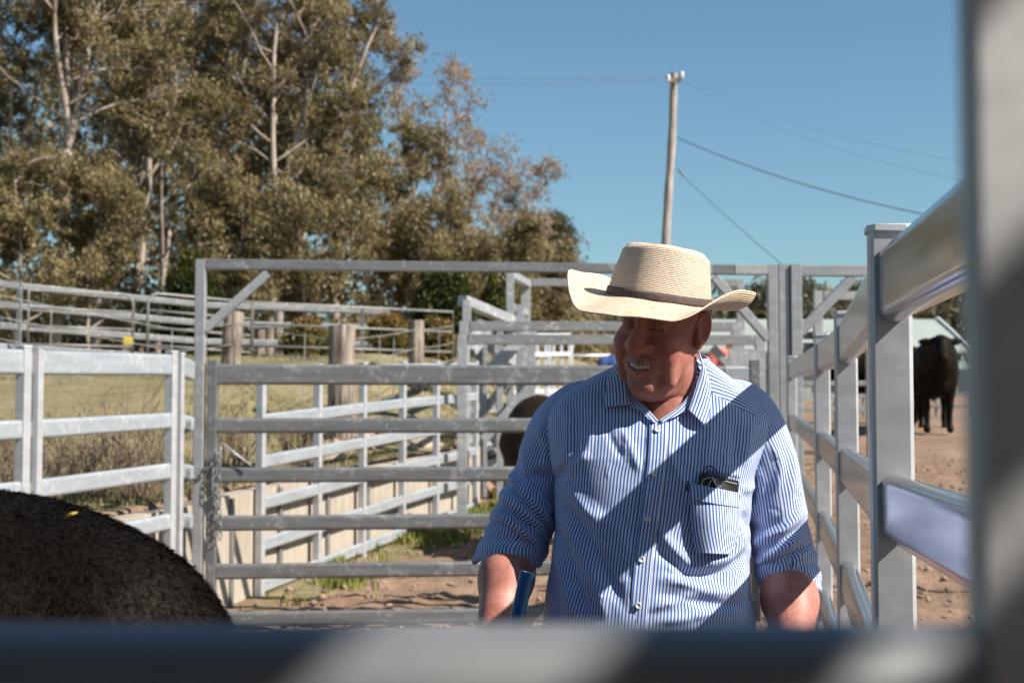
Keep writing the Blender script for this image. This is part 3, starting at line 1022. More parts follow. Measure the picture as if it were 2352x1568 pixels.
M_REDSH = leaf_mat("red and yellow shrub leaves", (.03, .042, .010), (.16, .135, .028), (.36, .12, .06))
M_BARK = None
def bark():
    global M_BARK
    t = NT("pale gum bark")
    v = t.coord((3, 3, .6))
    n = t.noise(v, 2, 6, .65)
    t.bump(n, .4, .03)
    M_BARK = t.set(Base_Color=t.ramp(n, [(.30, (.13, .095, .072)), (.5, (.29, .235, .195)), (.66, (.44, .39, .34))]), Roughness=.85)
bark()

def leaves(centres, radii, per, size, rg, droop=.6, flat=1.0, tintc=None):
    """leaf blades (two triangles each, folded) scattered through clumps"""
    cs = np.repeat(np.asarray(centres), per, 0)
    rs = np.repeat(np.asarray(radii), per, 0)
    n = len(cs)
    d = rg.normal(size=(n, 3)); d /= np.linalg.norm(d, axis=1)[:, None]
    q = rg.random(n) ** .42
    pos = cs + d * (rs * q)[:, None] * np.array([1, 1, flat])
    ax = rg.normal(size=(n, 3)); ax[:, 2] -= droop * 2.0; ax /= np.linalg.norm(ax, axis=1)[:, None]
    sd = np.cross(ax, rg.normal(size=(n, 3))); sd /= np.linalg.norm(sd, axis=1)[:, None] + 1e-9
    L = size * (.6 + .8 * rg.random(n))[:, None]
    W = L * .36
    a = pos - ax * L * .5; b = pos + sd * W * .5; c = pos + ax * L * .5; e = pos - sd * W * .5
    V = np.stack([a, b, c, e], 1).reshape(-1, 3)
    F = np.arange(n * 4).reshape(-1, 4)
    t0 = np.repeat(rg.random(len(centres)) if tintc is None else tintc, per)
    tint = np.clip(t0 * .55 + rg.random(n) * .45, 0, 1)
    return V, F, np.repeat(tint, 4)

def gum_tree(label, u, y, v_top, spread, mat, n_limb=9, per=70, clump=.75, leaf=.24, seed=0, bare=.35, lean=0.0, group="gum trees behind the yards"):
    rg = np.random.default_rng(seed + 100)
    base = P(u, 720, y); base[2] = H(base[0], base[1]) - .1
    top = P(u, v_top, y)[2]
    hgt = top - base[2]
    tr = hgt * .0125
    r = empty("gum_tree", base, label, "tree", group)
    mb = MB()
    cent = []; crad = []; tone = []
    def limb(p0, d, ln, r0, r1, n=9, wob=.10, up=.25):
        d = d / np.linalg.norm(d)
        pts = [p0]
        for k in range(n):
            d = d + rg.normal(size=3) * wob + np.array([0, 0, up / n])
            d = d / np.linalg.norm(d)
            pts.append(pts[-1] + d * ln / n)
        pts = np.array(pts)
        mb.add(*tube(spline(pts, n * 2), np.linspace(r0, r1, n * 2), 7 if r0 > .06 else 5))
        return pts, d
    def tuft(c, k=1.0):
        t0 = rg.random()
        cent.append(c); crad.append(clump * k * (.6 + .6 * rg.random())); tone.append(t0)
        # droop below the tuft
        cent.append(c + np.array([rg.normal() * .2, rg.normal() * .2, -clump * .55])); crad.append(clump * k * .5); tone.append(max(0, t0 - .2))
    hb = max(.06, bare) * hgt
    tp, d = limb(base, np.array([lean * 1.5 + rg.normal() * .04, rg.normal() * .04, 1]), hb, tr, tr * .8, 6, .04, .2)
    ns = 2 if rg.random() < .55 else 3
    stems = []
    a0 = rg.random() * 6.28
    for k in range(ns):
        a = a0 + k * 2 * pi / ns + rg.normal() * .3
        tilt = .16 + .16 * rg.random()
        sd = np.array([cos(a) * tilt + lean, sin(a) * tilt, 1])
        pts, dd = limb(tp[-1], sd, (hgt - hb) * (1.0 - .22 * rg.random() * (k > 0)), tr * .62, tr * .10, 12, .06, .12)
        stems.append(pts)
        tuft(pts[-1]); tuft(pts[-2])
    nb = int(n_limb * 1.85)
    for i in range(nb):
        st = stems[i % ns]
        f = .08 + .90 * (i + rg.random()) / nb
        q = f * (len(st) - 1); j0 = int(min(q, len(st) - 2)); p0 = st[j0] + (st[j0 + 1] - st[j0]) * (q - j0)
        az = i * 2.4 + rg.random() * 1.5
        ln = spread * (.5 + .55 * rg.random()) * (1.1 - .55 * f)
        bd = np.array([cos(az), sin(az), .35 + .8 * rg.random()])
        r0 = max(tr * .30 * (1 - .6 * f), .025)
        pts, dd = limb(p0, bd, ln, r0, r0 * .3, 7, .12, .3)
        tuft(pts[-1]); tuft(pts[-3], .8)
        for m in range(3):
            q0 = pts[3 + m]
            sdv = dd + rg.normal(size=3) * .7 + np.array([0, 0, .25])
            sp, _ = limb(q0, sdv, ln * (.3 + .25 * rg.random()), r0 * .4, .008, 4, .15, .2)
            tuft(sp[-1], .9)
            if rg.random() < .5: tuft(sp[2] + rg.normal(size=3) * .15, .7)
    mb.build("trunk", M_BARK, r, smooth=True)
    V, F, tint = leaves(np.array(cent), np.array(crad), per, leaf, rg, flat=.7, tintc=np.array(tone))
    o = mesh_obj("crown", V, F, mat, r)
    set_attr(o, "tint", tint)
    return r

TREES = [
    # label, u, y, v_top, spread, mat, limbs, per, clump, leaf, bare, lean
    ("tallest gum with pale forked trunk at upper left", 128, 33, -330, 3.0, M_GUM, 16, 78, .46, .112, .42, .01),
    ("olive gum at the left edge of the picture", -60, 35, -60, 3.2, M_GUM, 15, 78, .46, .112, .22, 0),
    ("gum with slim white trunk left of the shrub", 285, 36, -300, 3.2, M_GUM, 17, 78, .46, .112, .30, .02),
    ("leaning gum with long bare limb above the gateway's left corner", 360, 37, 120, 3.0, M_GUM, 13, 78, .46, .112, .20, .10),
    ("dense olive gum above the gateway's left half", 470, 40, -280, 3.4, M_GUM, 18, 78, .46, .112, .28, 0),
    ("gum with thick white trunk above the thick timber post", 615, 37, -220, 3.0, M_GUM, 17, 78, .46, .112, .33, .02),
    ("tall gum whose crown ends the dense stand toward the sky", 695, 40, -260, 3.3, M_GUM, 17, 78, .46, .112, .25, .02),
    ("green gum below the stand's sky edge", 850, 38, 250, 2.4, M_GUM, 13, 78, .46, .112, .15, .03),
    ("thin pinkish gum with white stems against the sky", 955, 43, 70, 2.4, M_GUM2, 14, 36, .42, .10, .30, .02),
    ("brownish gum sloping down to the right of the pinkish one", 1070, 45, 330, 1.8, M_GUM2, 12, 36, .42, .10, .22, .03),
    ("small gum with open brown crown near the hat", 1175, 48, 390, 1.9, M_GUM2, 12, 36, .42, .10, .30, .03),
    ("darkest gum at the low right end of the trees", 1295, 52, 500, 1.6, M_GUM3, 11, 78, .46, .112, .22, .01),
    ("tall thin gum between the forked trunk and the white trunk", 215, 42, -260, 2.8, M_GUM, 14, 78, .46, .112, .35, 0.02),
    ("tall gum rising behind the middle of the stand", 545, 44, -240, 3.0, M_GUM, 15, 78, .46, .112, .30, -.02),
    ("tall gum filling the gap before the stand's sky edge", 680, 45, -200, 3.0, M_GUM, 15, 78, .46, .112, .28, .03),
    ("rounded olive gum leaning out at the stand's sky edge", 765, 42, -20, 2.4, M_GUM, 14, 78, .46, .112, .22, .04),
    ("low bushy gum behind the far left rails", 40, 31, 330, 2.0, M_GUM, 11, 78, .46, .112, .08, 0),
    ("low bushy gum between white trunk and shrub", 205, 33, 380, 2.2, M_GUM, 11, 78, .46, .112, .08, 0),
    ("low bushy gum behind the gateway's corner brace", 520, 33, 400, 2.2, M_GUM, 12, 78, .46, .112, .06, 0),
    ("low bushy gum behind the middle of the lintel", 720, 34, 400, 2.1, M_GUM, 12, 78, .46, .112, .06, 0),
    ("low brown gum behind the lintel above the dark shrub", 1000, 38, 480, 2.0, M_GUM, 11, 78, .46, .112, .08, 0),
    ("low brown gum behind the loading ramp", 1130, 40, 510, 1.8, M_GUM, 11, 78, .46, .112, .06, 0),
    ("low brown gum behind hat brim's left tip", 1240, 44, 575, 1.7, M_GUM, 11, 78, .46, .112, .04, 0),
]
for k, q in enumerate(TREES):
    gum_tree(q[0], q[1], q[2], q[3], q[4], q[5], n_limb=q[6], per=q[7], clump=q[8], leaf=q[9], seed=k * 13, bare=q[10], lean=q[11])

# deep stand behind, read as one mass
def backing():
    rg = np.random.default_rng(5)
    n = 1250
    uu = rg.uniform(-250, 1360, n)
    yy = rg.uniform(44, 58, n)
    topv = np.interp(uu, [-250, 500, 800, 900, 1100, 1360], [140, 160, 300, 500, 580, 650])
    f = rg.random(n) ** 2.4
    vv = 830 + (topv - 830) * f
    C = np.array([P(a, b, c) for a, b, c in zip(uu, vv, yy)])
    V, F, tint = leaves(C, rg.uniform(.8, 1.5, n), 60, .30, rg, flat=.8)
    o = mesh_obj("woodland", V, F, M_GUM, origin=(C[:, 0].mean(), C[:, 1].mean(), 4))
    set_attr(o, "tint", tint); tag(o, "mass of olive woodland behind the nearer gum trees", "woodland", kind="stuff")
backing()
def far_line():
    rg = np.random.default_rng(8)
    n = 900
    uu = rg.uniform(1380, 2500, n); yy = rg.uniform(105, 130, n)
    prof = np.interp(uu, [1380, 1600, 1760, 1840, 1880, 1960, 2100, 2250, 2500], [690, 705, 655, 648, 668, 650, 655, 640, 640]) + rg.normal(size=n) * 6
    vv = prof + (800 - prof) * rg.random(n) ** 1.3 + 12
    C = np.array([P(a, b, c) for a, b, c in zip(uu, vv, yy)])
    V, F, tint = leaves(C, rg.uniform(.9, 1.8, n), 30, .8, rg, flat=.7)
    o = mesh_obj("treeline", V, F, M_RIDGE, origin=(C[:, 0].mean(), C[:, 1].mean(), 5))
    set_attr(o, "tint", tint); tag(o, "distant dark wooded ridge behind the shed", "treeline", kind="stuff")
far_line()

def shrub(name, label, cat, u, vt, vb, y, wpx, mat, per=60, leaf=.085, seed=0, shape='cone', n=150, group=None):
    rg = np.random.default_rng(seed + 700)
    T = P(u, vt, y); B = P(u, vb, y)
    hgt = T[2] - B[2]; w = wpx / FPX * y / 2
    zb = H(T[0], T[1])
    r = empty(name, (T[0], T[1], zb), label, cat, group)
    mb = MB()
    for k in range(5):
        a = rg.random() * 6.3
        mb.add(*tube(spline([(T[0], T[1], zb - .1), (T[0] + cos(a) * w * .2, T[1] + sin(a) * w * .2, B[2] + hgt * .35), (T[0] + cos(a) * w * .35, T[1] + sin(a) * w * .35, B[2] + hgt * .75)], 8), np.linspace(.03, .008, 8), 5))
    mb.build("stem", M_BARK, r)
    f = rg.random(n)
    a = rg.random(n) * 2 * pi
    prof = (np.sin(np.pi * np.clip(f * .86 + .12, 0, 1)) ** .6 * (1 - .35 * f)) if shape == 'cone' else np.sin(np.pi * np.clip(f * .9 + .08, 0, 1)) ** .5
    rr = w * prof * np.sqrt(rg.random(n)) * .92
    C = np.stack([T[0] + rr * np.cos(a), T[1] + rr * np.sin(a), B[2] + hgt * f * .96], 1)
    tin = np.clip(rg.random(n) * .7 + .3 * (f > .8), 0, 1)
    V, F, tint = leaves(C, np.full(n, w * .28) * rg.uniform(.6, 1.2, n), per, leaf, rg, droop=-.2, tintc=tin)
    o = mesh_obj("foliage", V, F, mat, r); set_attr(o, "tint", tint)
shrub("columnar_shrub", "dense dark green shrub with orange tips behind the gateway's left post", "shrub", 440, 580, 825, 25.0, 175, M_SHRUB, seed=1, n=420)
shrub("columnar_shrub", "dense dark green shrub under the lintel, left of loading ramp", "shrub", 1022, 600, 770, 27.0, 165, M_SHRUB, seed=2, n=400)
shrub("columnar_shrub", "small reddish green shrub tucked behind the loading ramp's handrail", "shrub", 1135, 625, 770, 28.0, 70, M_SHRUB, seed=3, n=120)
shrub("low_shrub", "low yellow and red shrub between the two biggest timber posts", "shrub", 708, 735, 835, 24.5, 130, M_REDSH, seed=4, shape='round', n=130)
shrub("low_shrub", "low yellow and red shrub right of the thickest timber post", "shrub", 893, 722, 835, 25.0, 125, M_REDSH, seed=5, shape='round', n=140)
shrub("low_shrub", "low pink tipped shrub between smallest gap post and loading ramp", "shrub", 1000, 735, 835, 25.5, 110, M_REDSH, seed=6, shape='round', n=120)

# ------------------------------------------------------------------ grass and weeds
def grass():
    rg = np.random.default_rng(3)
    def blades(x, y, h, wd, name, label, mat, lo=0.0, hi=1.0):
        n = len(x); z = H(x, y) - .01
        az = rg.random(n) * 2 * pi; ln = h * (.5 + rg.random(n)); bend = rg.random(n) * .7
        base = np.stack([x, y, z], 1)
        s = np.stack([np.cos(az), np.sin(az), np.zeros(n)], 1)
        t = np.stack([-np.sin(az), np.cos(az), np.zeros(n)], 1)
        mid = base + np.array([0, 0, 1]) * (ln * .55)[:, None] + t * (ln * .15 * bend)[:, None]
        tip = base + np.array([0, 0, 1]) * (ln * (1 - .3 * bend))[:, None] + t * (ln * .6 * bend)[:, None]
        V = np.stack([base - s * wd / 2, base + s * wd / 2, mid + s * wd * .4, tip, mid - s * wd * .4], 1).reshape(-1, 3)
        F = np.arange(n * 5).reshape(-1, 5)
        o = mesh_obj(name, V, F, mat, origin=(x.mean(), y.mean(), z.mean()))
        set_attr(o, "tint", np.repeat(lo + (hi - lo) * rg.random(n), 5)); tag(o, label, "grass", kind="stuff")
    mg = leaf_mat("paddock grass", (.095, .095, .034), (.19, .172, .08), (.32, .265, .16), .3)
    m2 = leaf_mat("green weeds", (.075, .10, .018), (.20, .22, .05), (.36, .34, .10), .3)
    n = 60000
    y = 8.2 + 16 * rg.random(n) ** 1.3; x = wall_x(y) - .12 - rg.random(n) ** 1.2 * 7
    k = fbm(x * .7, y * .7, seed=77, oct=3) + rg.normal(size=n) * .3
    blades(x[k > -.1], y[k > -.1], .05, .010, "grass", "dry yellow green paddock grass on the bank behind left fence", mg)
    n = 26000
    y = 10.0 + 7.5 * rg.random(n); d = np.abs(rg.normal(size=n)) * .30
    x = wall_x(y) + .1 + d
    k = fbm(x * 1.6, y * 1.6, seed=13, oct=3) + rg.normal(size=n) * .2
    blades(x[k > .18], y[k > .18], .09, .012, "weeds", "green weeds growing along the foot of race fence", m2)
grass()
M_TWIG = mat_simple("dry twigs", (.17, .12, .085), .9)
def weed(label, u, v, y, hgt, seed, n=34, wide=.35):
    rg = np.random.default_rng(seed + 40)
    c = P(u, v, y); c[2] = H(c[0], c[1])
    mb = MB()
    for k in range(n):
        a = rg.random() * 6.28; s = rg.random()
        h = hgt * (.5 + .6 * rg.random())
        p0 = c + np.array([cos(a) * .08, sin(a) * .08, -.03])
        e = c + np.array([cos(a) * wide * s, sin(a) * wide * s, h])
        m_ = (p0 + e) / 2 + rg.normal(size=3) * .05
        p = spline([p0, m_, e], 8)
        mb.add(*tube(p, np.linspace(.005, .0018, 8), 4))
        for j in range(4):
            q = p[3 + j]; f = q + (e - p0) * .25 + rg.normal(size=3) * .07
            mb.add(*tube([q, (q + f) / 2 + rg.normal(size=3) * .015, f], [.003, .0022, .0012], 4))
    o = mb.build("dry_weed", M_TWIG); tag(o, label, "weed", "dry bare weeds on the bank")
weed("dry twiggy weed behind left fence, just above the cow's hump", 205, 1110, 9.8, .42, 1)
weed("dry twiggy weed behind left fence, beside its end post", 330, 1110, 9.9, .48, 2, 44)
weed("tall thin dry weed near the middle of left fence's bay", 270, 1080, 10.6, .75, 3, 18)
weed("dry twiggy weed at the left edge between fence rails", 30, 1090, 10.0, .4, 4)
weed("dry twiggy weed between twin posts and cow", 118, 1110, 9.7, .4, 5)
weed("dark dry weed seen through gate between its top two rails", 530, 1010, 12.2, .45, 6, 46)
weed("dark dry weed seen through gate beside the thick timber post", 690, 1000, 13.2, .5, 7, 46)
# stones on the bank
M_STONE = mat_simple("bank stones", (.36, .28, .21), .95, 0, .4, 4, .6)
def stones():
    rg = np.random.default_rng(9)
    for k in range(14):
        u = rg.uniform(720, 1040); y = rg.uniform(13.5, 17.5)
        x = float(wall_x(y)) - rg.uniform(.15, 1.3); z = float(H(x, y))
        s = rg.uniform(.06, .2)
        n, m = 9, 6
        V = []
        for j in range(m + 1):
            for i in range(n):
                a = 2 * pi * i / n; b = pi * j / m
                d = 1 + .3 * float(vnoise(cos(a) * 2 + k, sin(a) * 2, b, k))
                V.append((x + s * d * sin(b) * cos(a) * 1.2, y + s * d * sin(b) * sin(a), z + s * .6 * d * cos(b)))
        F = [(j * n + i, (j + 1) * n + i, (j + 1) * n + (i + 1) % n, j * n + (i + 1) % n) for j in range(m) for i in range(n)]
        o = mesh_obj("stone", V, F, M_STONE, smooth=False)
        tag(o, "rough brown stone lying on the bank behind race fence", "stone", "stones on the bank behind race fence")
stones()
def clods():
    rg = np.random.default_rng(19)
    n = 5000
    x = rg.uniform(-2.0, 6.5, n); y = 3.0 + 19 * rg.random(n) ** 1.2
    ok = x > wall_x(y) + .25; x = x[ok]; y = y[ok]; n = len(x)
    s = .010 + .028 * rg.random(n) ** 2.5
    z = H(x, y) + s * .2
    oc = np.array([(1, 0, 0), (0, 1, 0), (-1, 0, 0), (0, -1, 0), (0, 0, .8), (0, 0, -.6)])
    tri = np.array([(0, 1, 4), (1, 2, 4), (2, 3, 4), (3, 0, 4), (1, 0, 5), (2, 1, 5), (3, 2, 5), (0, 3, 5)])
    V = oc[None] * (1 + .5 * rg.normal(size=(n, 6, 1)).clip(-1, 1)) * s[:, None, None]
    a = rg.random(n) * 6.28
    c, sn = np.cos(a)[:, None], np.sin(a)[:, None]
    V = np.stack([V[..., 0] * c - V[..., 1] * sn, V[..., 0] * sn + V[..., 1] * c, V[..., 2]], -1)
    V = V + np.stack([x, y, z], 1)[:, None]
    F = (tri[None] + 6 * np.arange(n)[:, None, None]).reshape(-1, 3)
    o = mesh_obj("dirt_clods", V.reshape(-1, 3), F, mat_simple("dry clods", (.27, .19, .135), .95, 0, .5, 3, 0, .1), origin=(1, 8, 0))
    tag(o, "loose dry clods scattered over the yard dirt", "dirt", kind="stuff")
clods()
# ------------------------------------------------------------------ cattle
def hide_mat(name, a, b, c):
    t = NT(name)
    v = t.coord((1, 1, 1))
    n = t.noise(v, 5, 5, .6); n2 = t.noise(v, 90, 3, .6)
    col = t.ramp(t.math('ADD', t.math('MULTIPLY', n, .92), t.math('MULTIPLY', n2, .08)), [(.35, a), (.55, b), (.75, c)])
    t.bump(n2, .12, .006)
    return t.set(Base_Color=col, Roughness=.6, Specular_IOR_Level=.06)
M_HIDE = hide_mat("dark brown hide", (.0045, .0034, .0027), (.0095, .007, .0052), (.020, .0145, .011))
M_HIDE2 = hide_mat("brown hide", (.018, .012, .008), (.035, .024, .016), (.07, .048, .032))
M_HOOF = mat_simple("hoof", (.03, .025, .02), .6)

def cow_sdf(p):
    """cow facing +x, standing on z = 0, withers 1.36 m"""
    q = p.copy(); ay = np.abs(q[..., 1]); qa = np.stack([q[..., 0], ay, q[..., 2]], -1)
    d = s_ell(q, (0.0, 0, .93), (.78, .31, .36))                       # barrel
    d = smin(d, s_ell(q, (.52, 0, 1.03), (.36, .27, .34)), .12)          # shoulder, withers
    d = smin(d, s_ell(q, (-.58, 0, 1.05), (.36, .29, .33)), .12)         # hips
    d = smin(d, s_cone(q, (-.80, 0, 1.27), (-.40, 0, 1.30), .07, .09), .12)   # tail head
    d = smin(d, s_ell(q, (.40, 0, .70), (.34, .2, .22)), .12)            # brisket
    d = smin(d, s_cone(q, (.70, 0, 1.12), (1.13, 0, 1.22), .23, .145), .12)   # neck
    d = smin(d, s_cone(q, (.66, 0, .9), (1.05, 0, 1.05), .16, .10), .1)   # dewlap
    d = smin(d, s_ell(q, (1.24, 0, 1.24), (.16, .115, .13)), .07)        # poll
    d = smin(d, s_cone(q, (1.28, 0, 1.20), (1.52, 0, 1.02), .105, .082), .05)  # muzzle
    d = smin(d, s_ell(qa, (1.17, .20, 1.27), (.04, .12, .055)), .02)     # ears
    # hind leg
    d = smin(d, s_cone(qa, (-.60, .17, .95), (-.52, .19, .70), .19, .115), .08)
    d = smin(d, s_cone(qa, (-.52, .19, .70), (-.74, .17, .46), .10, .058), .05)
    d = smin(d, s_cone(qa, (-.74, .17, .46), (-.70, .17, .10), .05, .042), .03)
    # fore leg
    d = smin(d, s_cone(qa, (.48, .17, .85), (.45, .17, .60), .13, .085), .08)
    d = smin(d, s_cone(qa, (.45, .17, .60), (.46, .16, .36), .075, .055), .04)
    d = smin(d, s_cone(qa, (.46, .16, .36), (.47, .16, .10), .05, .042), .03)
    d = smin(d, s_cone(qa, (.49, .16, .06), (.51, .16, .03), .052, .055), .02)
    d = smin(d, s_cone(qa, (-.68, .17, .06), (-.66, .17, .03), .052, .055), .02)
    return d

def rng_pick(rg, ok, W, F, n):
    q = W[F[ok]]; ar = np.linalg.norm(np.cross(q[:, 2] - q[:, 0], q[:, 3] - q[:, 1]), axis=1)
    return ok[rg.choice(len(ok), n, p=ar / ar.sum())]

def cow(name, label, loc, yaw, scale, mat, h=.022, fur=0, furlen=.03, seed=0, group=None, ground=None):
    f = lambda p: cow_sdf(p)
    V, F = snets(f, (-1.12, -.42, -.04), (1.66, .42, 1.52), h)
    nz = fbm(V[:, 0] * 5, V[:, 1] * 5, V[:, 2] * 5, seed=seed, oct=2)
    V = V + (nz * .008)[:, None] * np.array([.3, 1, .5])
    R = rotz(yaw)
    W = (V * scale) @ R.T + np.asarray(loc)
    r = empty(name, loc, label, "cow", group)
    o = mesh_obj("body", W, F, mat, r, True)
    # tail
    tp = spline([(-.82, 0, 1.28), (-.885, 0, 1.18), (-.905, .01, .92), (-.90, .02, .60), (-.89, .02, .45)], 20)
    V2, F2 = tube(tp * scale @ R.T + np.asarray(loc), np.interp(np.linspace(0, 1, 20), [0, .2, .7, .8, .92, 1], [.03, .025, .018, .032, .036, .012]) * scale, 8)
    mesh_obj("tail", V2, F2, mat, r, True)
    for s in (-1, 1):
        c = np.array([1.32, s * .098, 1.22])
        V3 = []; n, m = 8, 6
        for j in range(m + 1):
            for i in range(n):
                a = 2 * pi * i / n; b = pi * j / m
                V3.append(c + .022 * np.array([sin(b) * cos(a), sin(b) * sin(a), cos(b)]))
        F3 = [(j * n + i, (j + 1) * n + i, (j + 1) * n + (i + 1) % n, j * n + (i + 1) % n) for j in range(m) for i in range(n)]
        mesh_obj("eye", np.array(V3) * scale @ R.T + np.asarray(loc), F3, M_EYE, r, True)
    if fur:
        rg = np.random.default_rng(seed)
        me = o.data
        nrm = np.zeros(len(me.vertices) * 3); me.vertices.foreach_get("normal", nrm); nrm = nrm.reshape(-1, 3)
        tri = F[:, :3]
        fc = W[F].mean(1); ok = np.nonzero((fc[:, 2] > .98) & (fc[:, 0] > -1.15))[0]
        pick = rng_pick(rg, ok, W, F, fur)
        st = rg.random((fur, 2)); ww = np.stack([(1 - st[:, 0]) * (1 - st[:, 1]), st[:, 0] * (1 - st[:, 1]), st[:, 0] * st[:, 1], (1 - st[:, 0]) * st[:, 1]], 1)
        pos = (W[F[pick]] * ww[..., None]).sum(1)
        nn = (nrm[F[pick]] * ww[..., None]).sum(1); nn /= np.linalg.norm(nn, axis=1)[:, None] + 1e-9
        back = R @ np.array([-1, 0, -.6])
        L = furlen * (.5 + rg.random(fur))[:, None]
        dirn = nn * .26 + back * .55 + rg.normal(size=(fur, 3)) * .22
        dirn /= np.linalg.norm(dirn, axis=1)[:, None]
        sd = np.cross(dirn, rg.normal(size=(fur, 3))); sd /= np.linalg.norm(sd, axis=1)[:, None] + 1e-9
        wd = .0003
        a = pos - sd * wd; b = pos + sd * wd
        c = pos + dirn * L * .6 + sd * wd * .7; e = pos + dirn * L * .6 - sd * wd * .7
        tip = pos + dirn * L + (back * .2 + np.array([0, 0, -.15])) * L
        VV = np.stack([a, b, c, tip, e], 1).reshape(-1, 3)
        fo = mesh_obj("fur", VV, np.arange(fur * 5).reshape(-1, 5), M_FUR, r)
        tag(fo, kind="stuff")
    return r
M_FUR = NT("brown hair").set(Base_Color=(.0075, .0052, .0038), Roughness=.65, Specular_IOR_Level=.08)
NC = cow("cow", "dark brown cow close up at lower left, only its furry back showing", (-1.105, 2.03, 0.0), pi - .60, 1.026, M_HIDE, h=.018, fur=240000, furlen=.0075, seed=2)
# paint mark and straw on the near cow's back
_r = P(165, 1181, 1.55)
mb = MB(); mb.add(*tube(spline([P(150, 1188, 1.52), P(163, 1180, 1.515), P(178, 1176, 1.52)], 8), [.0006, .001, .0016, .0012, .0016, .0012, .001, .0006], 5))
o = mb.build("straw", mat_simple("straw", (.45, .33, .07), .6)); tag(o, "small yellow piece of straw lying on the cow's furry back", "straw")
cow("cow", "dark bull standing front on beside the shed, at far right", np.append(P(2150, 960, 24.5)[:2], H(P(2150, 960, 24.5)[0], 24.5)), -pi / 2 - .22, 1.16, M_HIDE, h=.03, seed=5)
_c = P(1300, 1000, 13.0)
cow("cow", "brown cow standing behind the gate, mostly hidden by the man's right arm", (_c[0], _c[1], float(H(_c[0], _c[1])) - .02), -pi / 2 + .45, 1.03, M_HIDE2, h=.03, seed=6)
_c = P(2010, 960, 27.0)
cow("cow", "dark cow half hidden behind the right fence posts, beside the bull", (_c[0], _c[1], float(H(_c[0], _c[1]))), pi - .2, 1.05, M_HIDE, h=.03, seed=7)

# ------------------------------------------------------------------ people far off
M_SKIN_FAR = mat_simple("tanned skin", (.40, .19, .12), .6)
def far_person(label, loc, yaw, lean, shirt_col, cap_col, seed):
    r = empty("person", loc, label, "person", "people working beyond the gate")
    R = rotz(yaw)
    def T(p):
        p = np.array(p, float)
        hz = .95
        k = max(0, p[2] - hz)
        a = lean
        return np.array([p[0], p[1] - sin(a) * k, min(p[2], hz) + cos(a) * k])
    def body(p):
        d = s_ell(p, T((0, 0, 1.67)), (.078, .098, .115))
        d = smin(d, s_cone(p, T((0, 0, 1.42)), T((0, 0, 1.58)), .06, .055), .04)
        d = smin(d, s_cone(p, T((0, 0, 1.0)), T((0, 0, 1.35)), .14, .16), .08)
        d = smin(d, s_ell(p, T((0, -.10, 1.66)), (.018, .02, .03)), .02)
        for s in (-1, 1):
            sh = T((s * .19, 0, 1.42)); el = sh + np.array([s * .05, -.06, -.29]); wr = el + np.array([-s * .04, -.2, -.14])
            d = smin(d, s_cone(p, sh, el, .055, .042), .04)
            d = smin(d, s_cone(p, el, wr, .04, .03), .02)
            d = smin(d, s_ell(p, wr + np.array([0, -.06, -.02]), (.03, .06, .045)), .02)
            d = smin(d, s_cone(p, (s * .09, 0, .95), (s * .11, 0, .5), .09, .06), .05)
            d = smin(d, s_cone(p, (s * .11, 0, .5), (s * .11, 0, .08), .055, .04), .03)
        return d
    V, F = snets(body, (-.45, -1.15, .02), (.45, .35, 1.85), .022)
    L = np.asarray(loc)
    mesh_obj("body", V @ R.T + L, F, M_SKIN_FAR, r, True)
    def shirt(p):
        d = s_cone(p, T((0, 0, .98)), T((0, 0, 1.36)), .165, .185)
        for s in (-1, 1):
            sh = T((s * .19, 0, 1.42)); el = sh + np.array([s * .05, -.06, -.29])
            d = smin(d, s_cone(p, sh, sh + (el - sh) * .75, .075, .066), .07)
        return d
    V, F = snets(shirt, (-.45, -1.0, .7), (.45, .35, 1.75), .022)
    mesh_obj("shirt", V @ R.T + L, F, mat_simple("shirt %d" % seed, shirt_col, .8), r, True)
    def pants(p):
        d = s_ell(p, (0, 0, .93), (.17, .13, .13))
        for s in (-1, 1):
            d = smin(d, s_cone(p, (s * .09, 0, .9), (s * .11, 0, .1), .11, .075), .05)
        return d
    V, F = snets(pants, (-.35, -.3, .02), (.35, .3, 1.1), .022)
    mesh_obj("trousers", V @ R.T + L, F, mat_simple("jeans %d" % seed, (.03, .04, .07), .9), r, True)
    def capf(p):
        c = T((0, 0, 1.74))
        d = s_ell(p, c, (.088, .108, .075))
        d = smin(d, s_ell(p, c + np.array([0, -.12, -.01]), (.07, .07, .012)), .02)
        return d
    V, F = snets(capf, (-.2, -1.3, .9), (.2, .3, 1.9), .016)
    mesh_obj("cap", V @ R.T + L, F, mat_simple("cap %d" % seed, cap_col, .8), r, True)
def ground_at(u, y, dz=0):
    c = P(u, 900, y)
    return np.array([c[0], c[1], float(H(c[0], c[1])) + dz])
c = P(1408, 800, 21.0); far_person("person in navy cap and blue shirt, just left of the man's cheek", (c[0], 21.0, P(1408, 785, 21.0)[2] - 1.72), .3, .15, (.03, .07, .22), (.012, .018, .03), 1)
c = P(1632, 800, 19.0); far_person("person in coral pink shirt bending over, seen behind the man's ear", (c[0] - .15, 19.0, P(1625, 795, 19.0)[2] - 1.45), pi / 2 + .2, .75, (.62, .16, .12), (.05, .04, .035), 2)
# ------------------------------------------------------------------ the man
PR = empty("person", (.27, 2.68, 0.0), "man in straw hat and blue striped shirt, looking down and smiling", "person")

